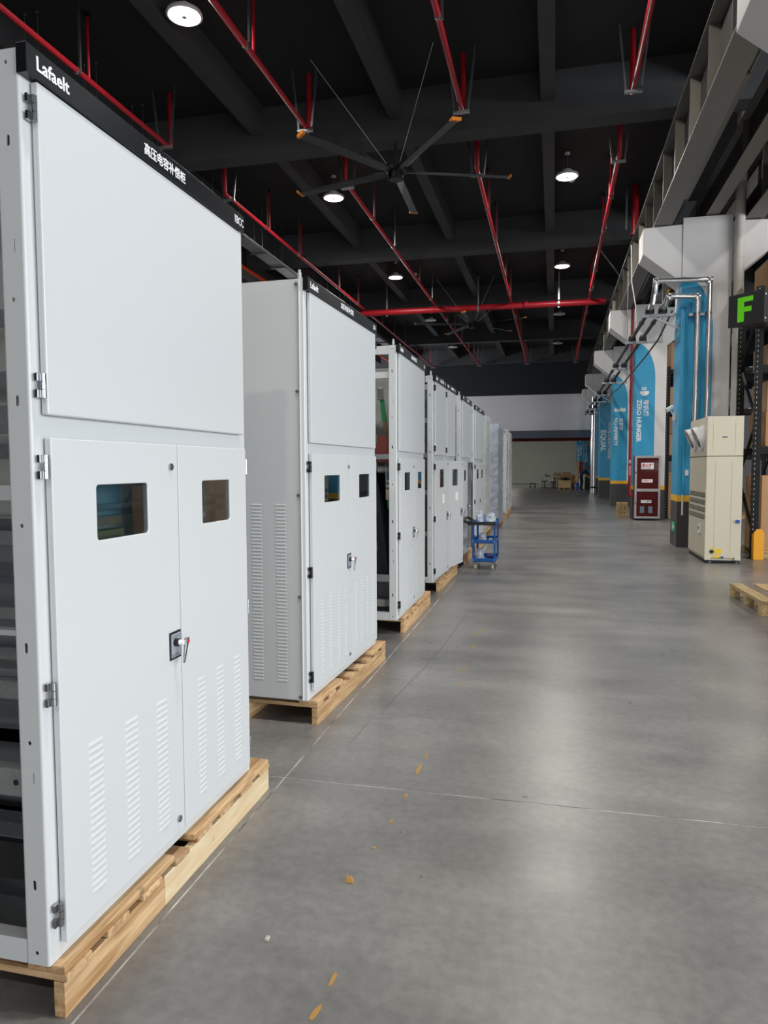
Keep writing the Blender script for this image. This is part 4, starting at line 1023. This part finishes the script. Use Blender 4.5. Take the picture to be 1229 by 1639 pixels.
# ---------------------------------------------------------------- loose pallets on the floor
t = thing('pallet', 'empty weathered pallet lying at the right edge of the picture', 'pallet', (1.87,7.08,0), R(2.4))
for y in (0,.47,.93):
    part('bottom_board', B(0,1.1,y,y+.09,0,.016), M['oldwoodx'], t, .002)
for x in (0,.5,1.02):
    for y in (0,.46,.92): part('block', B(x,x+.08,y+.005,y+.095,.0165,.108), M['oldwood'], t, .003)
for x in (0,.5,1.02): part('stringer_board', B(x,x+.08,0,1.02,.1085,.124), M['oldwood'], t, .002)
for k in range(5): part('deck_board', B(.0+k*.24,.12+k*.24,-.005,1.025,.1245,.142), M['oldwood'], t, .002)
t = thing('pallet_stack', 'small stack of pale wooden blocks beside the fire cabinet column', 'pallet', (1.70,20.3,0))
for k in range(3):
    for y in (0,.25): part('block', B(0,.28,y,y+.1,k*.13,k*.13+.09), M['oldwoodx'], t, .004)
    for x in (0,.1,.2): part('deck_board', B(x,x+.08,0,.35,k*.13+.0905,k*.13+.1295), M['oldwood'], t, .003)

# ---------------------------------------------------------------- blue tool cart
cx0, cx1, cy0, cy1 = -1.055, -.745, 9.52, 10.12
t = thing('tool_cart', 'blue three-tier tool cart with a black handle standing in the aisle', 'cart', (cx0,cy0,0))
CW, CL = cx1-cx0, cy1-cy0
for z in (.105,.355,.60):
    tr = MB().box(0,CW,0,CL,z,z+.006).box(0,CW,0,.004,z,z+.05).box(0,CW,CL-.004,CL,z,z+.05).box(0,.004,0,CL,z,z+.05).box(CW-.004,CW,0,CL,z,z+.05)
    part('tray', tr, M['cartblue'], t)
for x in (0,CW-.025):
    for y in (0,CL-.025): part('post', B(x-.001,x+.026,y-.001,y+.026,.10,.652), M['cartblue'], t)
part('handle', MB().box(-.06,CW+.002,-.012,-.001,.60,.648).box(-.06,-.045,-.012,CL,.60,.645), M['black'], t, .003)
part('handle_grip', MB().tube([(-.05,.0,.63),(-.10,.02,.65),(-.125,.1,.67),(-.125,CL-.1,.67),(-.10,CL-.02,.65),(-.05,CL,.63)], .017, 8), M['black'], t, 0, True)
for x in (.04,CW-.04):
    for y in (.05,CL-.05):
        c = part('caster', MB().cyl((x-.012,y,.035),(x+.012,y,.035),.035,12), M['wheel'], t, 0, True); part('caster_fork', B(x-.018,x+.018,y-.015,y+.015,.06,.104), M['steelrod'], c)
for x in (.012,CW-.012):
    for z in (.12,.14,.37,.39): part('rivet', MB().cyl((x,-.001,z),(x,-.004,z),.004,6), M['white'], t)
def bag(name, label, x, y, z, sx, sy, sz, seed, m_=None):
    rnd = random.Random(seed); mb = MB(); n, k = 14, 8
    for j in range(k+1):
        ph = math.pi/2*j/k
        for i in range(n):
            a = 2*math.pi*i/n; rr = math.cos(ph)**.6*rnd.uniform(.78,1.15)+.04
            mb.v.append((sx*rr*math.cos(a), sy*rr*math.sin(a), sz*math.sin(ph)*rnd.uniform(.85,1.1) if j else 0))
    mb.f = [(j*n+i,j*n+(i+1)%n,(j+1)*n+(i+1)%n,(j+1)*n+i) for j in range(k) for i in range(n)]+[tuple(range(n))[::-1], tuple(k*n+i for i in range(n))]
    o = part(name, mb, m_ or M['bag']); o.location = (x,y,z); tag(o, label, 'plastic bag', 'plastic bags on the cart')
    return o
bag('plastic_bag', 'crumpled clear plastic bag on the left of the cart top', cx0+.078, cy0+.2, .607, .055, .13, .165, 1)
bag('plastic_bag', 'crumpled clear plastic bag on the right of the cart top', cx0+.225, cy0+.24, .607, .068, .17, .145, 2)
bag('plastic_bag', 'bluish plastic bag lying between the two bags on the cart top', cx0+.12, cy0+.50, .607, .05, .07, .10, 3, film_mat('blue_bag', '#7F9CCB', .8, 18))
bag('plastic_bag', 'plastic bag on the middle tray of the cart', cx0+.12, cy0+.2, .362, .06, .12, .12, 4)
bag('plastic_bag', 'large plastic bag on the bottom tray of the cart', cx0+.085, cy0+.2, .112, .058, .13, .16, 5)
o = part('roll_of_tape', MB().cyl((0,-.02,.03),(0,.02,.03),.03,14), M['ceram'], None, 0, True); o.location = (cx0+.235,cy0+.12,.362); tag(o, 'grey tape roll on the middle tray of the cart', 'tape roll')
o = part('paint_tube', MB().cyl((0,0,0),(.07,.02,.16),.014,10).cyl((.07,.02,.16),(.085,.024,.19),.007,8), M['duct'], None, 0, True); o.location = (cx0+.06,cy0+.40,.128); o.rotation_euler = (0,.1,0); tag(o, 'white tube leaning on the bottom tray of the cart', 'tube')
tag(part('green_box', B(cx0+.12,cx0+.20,cy0+.10,cy0+.25,.112,.13), mat('green_card', '#2E9A3E', .5), None, .003), 'flat green box on the bottom tray of the cart', 'box')
tag(part('parts_tray', B(cx0+.16,cx0+.28,cy0+.28,cy0+.5,.112,.16), mat('dark_blue_plastic', '#15256E', .5), None, .006), 'dark blue parts bin on the bottom tray of the cart', 'bin')
tag(part('white_card', B(cx0+.21,cx0+.25,cy0+.06,cy0+.13,.112,.135), M['white'], None, .002), 'small white box on the bottom tray of the cart', 'box')

# ---------------------------------------------------------------- the room at the far end
def table(label, x, y, L_, h=.76, shelf=True):
    t = thing('work_table', label, 'table', (x,y,0), 0, 'work tables in the far room')
    part('table_top', B(0,L_,0,.6,h-.04,h), M['galv'], t)
    for a in (.0,L_-.05):
        for b in (0,.55): part('leg', B(a,a+.05,b,b+.05,0,h-.04), M['galv'], t)
    if shelf: part('shelf', B(.05,L_-.05,.05,.55,.28,.31), M['steelrod'], t)
table('grey metal work table on the left in the far room', -.88, 45.9, 1.1)
table('grey metal work table half behind the crate in the far room', .30-1.05, 47.2, 1.15)
def rolling(label, x, y, seat_h, back=False):
    t = thing('stool', label, 'stool', (x,y,0), 0, 'rolling stools in the far room')
    part('seat', MB().lathe([(0,seat_h-.06),(.2,seat_h-.06),(.21,seat_h-.03),(.19,seat_h),(0,seat_h)], 14), M['black'], t, 0, True)
    part('gas_post', MB().cyl((0,0,.1),(0,0,seat_h-.06),.03,8), M['black'], t)
    for k in range(5):
        a = R(72*k); part('base_spoke', MB().bar((0,0,.1),(.24*math.cos(a),.24*math.sin(a),.08),.04,.03), M['black'], t); part('caster', MB().cyl((.24*math.cos(a)-.02,.24*math.sin(a),.035),(.24*math.cos(a)+.02,.24*math.sin(a),.035),.035,8), M['black'], t)
    if back: part('backrest', B(-.2,.2,.16,.2,seat_h+.15,seat_h+.5), M['black'], t, .02)
t = thing('step_stool', 'low black step stool standing alone in the far room', 'stool', (-1.47,46.3,0))
part('tread', B(0,.36,0,.3,.27,.33), M['black'], t, .01)
for a in (0,.31):
    for b in (0,.25): part('leg', B(a,a+.05,b,b+.05,0,.27), M['black'], t)
part('brace', B(.05,.31,.02,.05,.1,.13), M['black'], t)
rolling('black rolling stool under the left work table', -.55, 45.6, .5); rolling('black rolling stool between the tables', -.02, 45.3, .45)
t = thing('tool', 'dark hand tool left lying on the left work table', 'tool', (-.5,46.1,.76)); part('body', B(0,.3,0,.1,.0,.06), M['black'], t, .01); part('grip', B(.0,.06,.03,.07,.06,.16), M['black'], t, .01)
def crate(label, x, y, z, sx, sy, sz, m_, grp='crates and boxes in the far room'):
    t = thing('wooden_crate', label, 'crate', (x,y,z), 0, grp)
    part('crate_body', B(0,sx,0,sy,.0,sz), m_, t, .004)
    for a in (0,sx-.06): part('batten', B(a,a+.06,-.02,0,0,sz), m_, t)
    part('batten', B(.06,sx-.06,-.02,0,sz-.07,sz), m_, t)
t = thing('pallet', 'pallet under the open plywood crate in the far room', 'pallet', (.28,44.4,0)); 
for a in (0,.32,.66): part('block', B(a,a+.08,0,.6,0,.09), M['oldwood'], t)
part('deck_board', B(0,.74,0,.6,.0905,.109), M['oldwoodx'], t)
crate('pale plywood crate in front of the boxes in the far room', .28, 44.4, .11, .74, .6, .44, M['ply'])
bag('dark_sack', 'dark sack lying on the plywood crate in the far room', .70, 44.7, .551, .2, .2, .15, 9, M['black'])['category'] = 'sack'
cardboard('brown cardboard box at the right of the crate in the far room', 1.05, 45.6, 0, .48, .5, .62, 3, group='crates and boxes in the far room')
BX = ((.45,47.0,.0,.5,.6,.72,3,'brown box behind the plywood crate, lower left'),(.0,47.9,0,.5,.5,1.0,2,'pale box at the back left of the pile in the far room'),(.55,47.9,0,.55,.5,1.02,2,'pale tall box in the middle of the pile in the far room'),(1.14,47.9,0,.5,.5,.86,1,'tan box at the right of the pile in the far room'))
for x, y, z, sx, sy, sz, ci, lb in BX: cardboard(lb, x, y, z, sx, sy, sz, ci, group='crates and boxes in the far room')
t = thing('water_bottle', 'large blue water bottle on the floor near the bending person', 'bottle', (1.36,44.0,0))
part('bottle_body', MB().lathe([(0,0),(.13,0),(.135,.05),(.135,.33),(.06,.42),(.03,.44),(0,.44)], 16), mat('blue_bottle', '#2F5FA8', .2), t, 0, True); part('cap', MB().cyl((0,0,.441),(0,0,.48),.035,10), M['white'], t)
t = thing('water_dispenser', 'white floor cabinet behind the bending person', 'cabinet', (1.50,44.6,0)); part('body', B(0,.34,0,.34,0,.92), M['duct'], t, .01); part('door', B(.02,.32,-.01,0,.05,.55), M['duct'], t); part('tap', B(.12,.2,-.05,0,.7,.74), M['black'], t)
t = thing('fire_cabinet', 'far red fire cabinet on the column in the far room', 'fire cabinet', (1.50,45.05,.95)); part('body', B(0,.28,0,.3,0,.75), M['firered'], t, .005); part('frame', B(-.02,.0,-.01,.3,-.02,.77), M['alu'], t); part('frame', B(.28,.30,-.01,.3,-.02,.77), M['alu'], t)
t = thing('notice_board', 'pale wooden board leaning left of the far red fire cabinet', 'board', (1.3,45.3,0.0)); part('panel', B(0,.17,0,.03,.001,1.75), M['ply'], t)
t = thing('workbench', 'workbench with a wooden top the person bends over', 'workbench', (1.95,42.5,0)); part('bench_top', B(0,1.0,0,.7,.74,.78), M['ply'], t)
for a in (.02,.92):
    for b in (.02,.62): part('leg', B(a,a+.06,b,b+.06,0,.74), M['black'], t)
# red pipe and duct under the far room ceiling
t = thing('sprinkler_pipe', 'red pipe crossing under the far room ceiling', 'pipe', (0,44,3.0)); part('pipe_run', MB().cyl((-9,0,0),(2.6,0,0),.09,12), M['darkred'], t, 0, True)
for x in (-2.6,.4): part('hanger_rod', MB().bar((x,0,.09),(x,0,1.399),.05,.05,(0,1,0)), M['steelrod'], t)

# person bending over the bench : one skinned body, hair as child
def person():
    pts = {'pelvis':(0,0,.88,.13,.11),'belly':(.05,0,1.0,.135,.11),'chest':(.19,0,1.14,.145,.12),'neckb':(.30,0,1.22,.075,.07),'neck':(.36,0,1.25,.055,.055),'head':(.44,0,1.285,.085,.08),'crown':(.50,0,1.30,.07,.07),
           'hipL':(.0,.09,.84,.10,.09),'kneeL':(.05,.10,.47,.07,.065),'ankL':(-.03,.11,.09,.048,.045),'toeL':(.10,.12,.035,.04,.03),
           'hipR':(.0,-.09,.84,.10,.09),'kneeR':(.07,-.10,.47,.07,.065),'ankR':(.02,-.11,.09,.048,.045),'toeR':(.15,-.12,.035,.04,.03),
           'shL':(.25,.18,1.17,.065,.06),'elL':(.36,.22,.95,.046,.044),'wrL':(.52,.18,.83,.034,.03),'haL':(.60,.16,.815,.036,.02),
           'shR':(.25,-.18,1.17,.065,.06),'elR':(.38,-.22,.95,.046,.044),'wrR':(.55,-.16,.83,.034,.03),'haR':(.63,-.14,.815,.036,.02)}
    ed = [('pelvis','belly'),('belly','chest'),('chest','neckb'),('neckb','neck'),('neck','head'),('head','crown')]
    for s_ in 'LR':
        ed += [('pelvis','hip'+s_),('hip'+s_,'knee'+s_),('knee'+s_,'ank'+s_),('ank'+s_,'toe'+s_),('chest','sh'+s_),('sh'+s_,'el'+s_),('el'+s_,'wr'+s_),('wr'+s_,'ha'+s_)]
        sg = 1 if s_ == 'L' else -1; h = pts['ha'+s_]
        for q in range(4):
            n = 'f%d%s' % (q,s_); L_ = (.075,.085,.08,.065)[q]; off = (q-1.5)*.02
            pts[n+'a'] = (h[0]+.035,h[1]+off,h[2]+.004,.009,.009); pts[n+'b'] = (h[0]+.035+L_*.6,h[1]+off*1.2,h[2]-.006,.0085,.0085); pts[n+'c'] = (h[0]+.03+L_,h[1]+off*1.25,h[2]-.022,.008,.008)
            ed += [('ha'+s_,n+'a'),(n+'a',n+'b'),(n+'b',n+'c')]
        n = 't'+s_; pts[n+'a'] = (h[0]-.005,h[1]-sg*.04,h[2]-.004,.010,.010); pts[n+'b'] = (h[0]+.03,h[1]-sg*.06,h[2]-.015,.009,.009); ed += [('ha'+s_,n+'a'),(n+'a',n+'b')]
    keys = list(pts); me = bpy.data.meshes.new('body'); me.from_pydata([pts[k][:3] for k in keys], [(keys.index(a),keys.index(b)) for a, b in ed], [])
    ob = bpy.data.objects.new('body', me); COL.objects.link(ob)
    md = ob.modifiers.new('skin','SKIN'); sv = me.skin_vertices[0].data
    for i, k in enumerate(keys): sv[i].radius = pts[k][3:]; sv[i].use_root = (k == 'pelvis')
    sb = ob.modifiers.new('sub','SUBSURF'); sb.levels = 1; sb.render_levels = 1
    bpy.context.view_layer.update()
    m2 = bpy.data.meshes.new_from_object(ob.evaluated_get(bpy.context.evaluated_depsgraph_get())); bpy.data.objects.remove(ob)
    m2.materials.clear()
    for k in ('skin','shirt','trousers','black'): m2.materials.append(M[k])
    for p in m2.polygons:
        c = p.center
        p.material_index = 3 if c.z < .11 else 2 if c.z < .90 and c.x < .30 else 0 if (c.x > .44 and c.z < .9) or c.x > .335 and c.z > 1.2 else 1
        p.use_smooth = True
    return m2
t = thing('person', 'person in dark blue work clothes bending over the bench in the far room', 'person', (1.55,42.9,0), R(8))
bd = link('body', person(), t)
part('hair', MB().lathe([(0,.105),(.06,.095),(.092,.05),(.1,.0),(.095,-.03),(.085,-.035)], 14, (.455,0,1.305)), M['hair'], t, 0, True)
part('nose', MB().hexa([(.53,-.012,1.26),(.555,-.008,1.262),(.555,.008,1.262),(.53,.012,1.26),(.53,-.006,1.30),(.535,-.004,1.30),(.535,.004,1.30),(.53,.006,1.30)]), M['skin'], t)
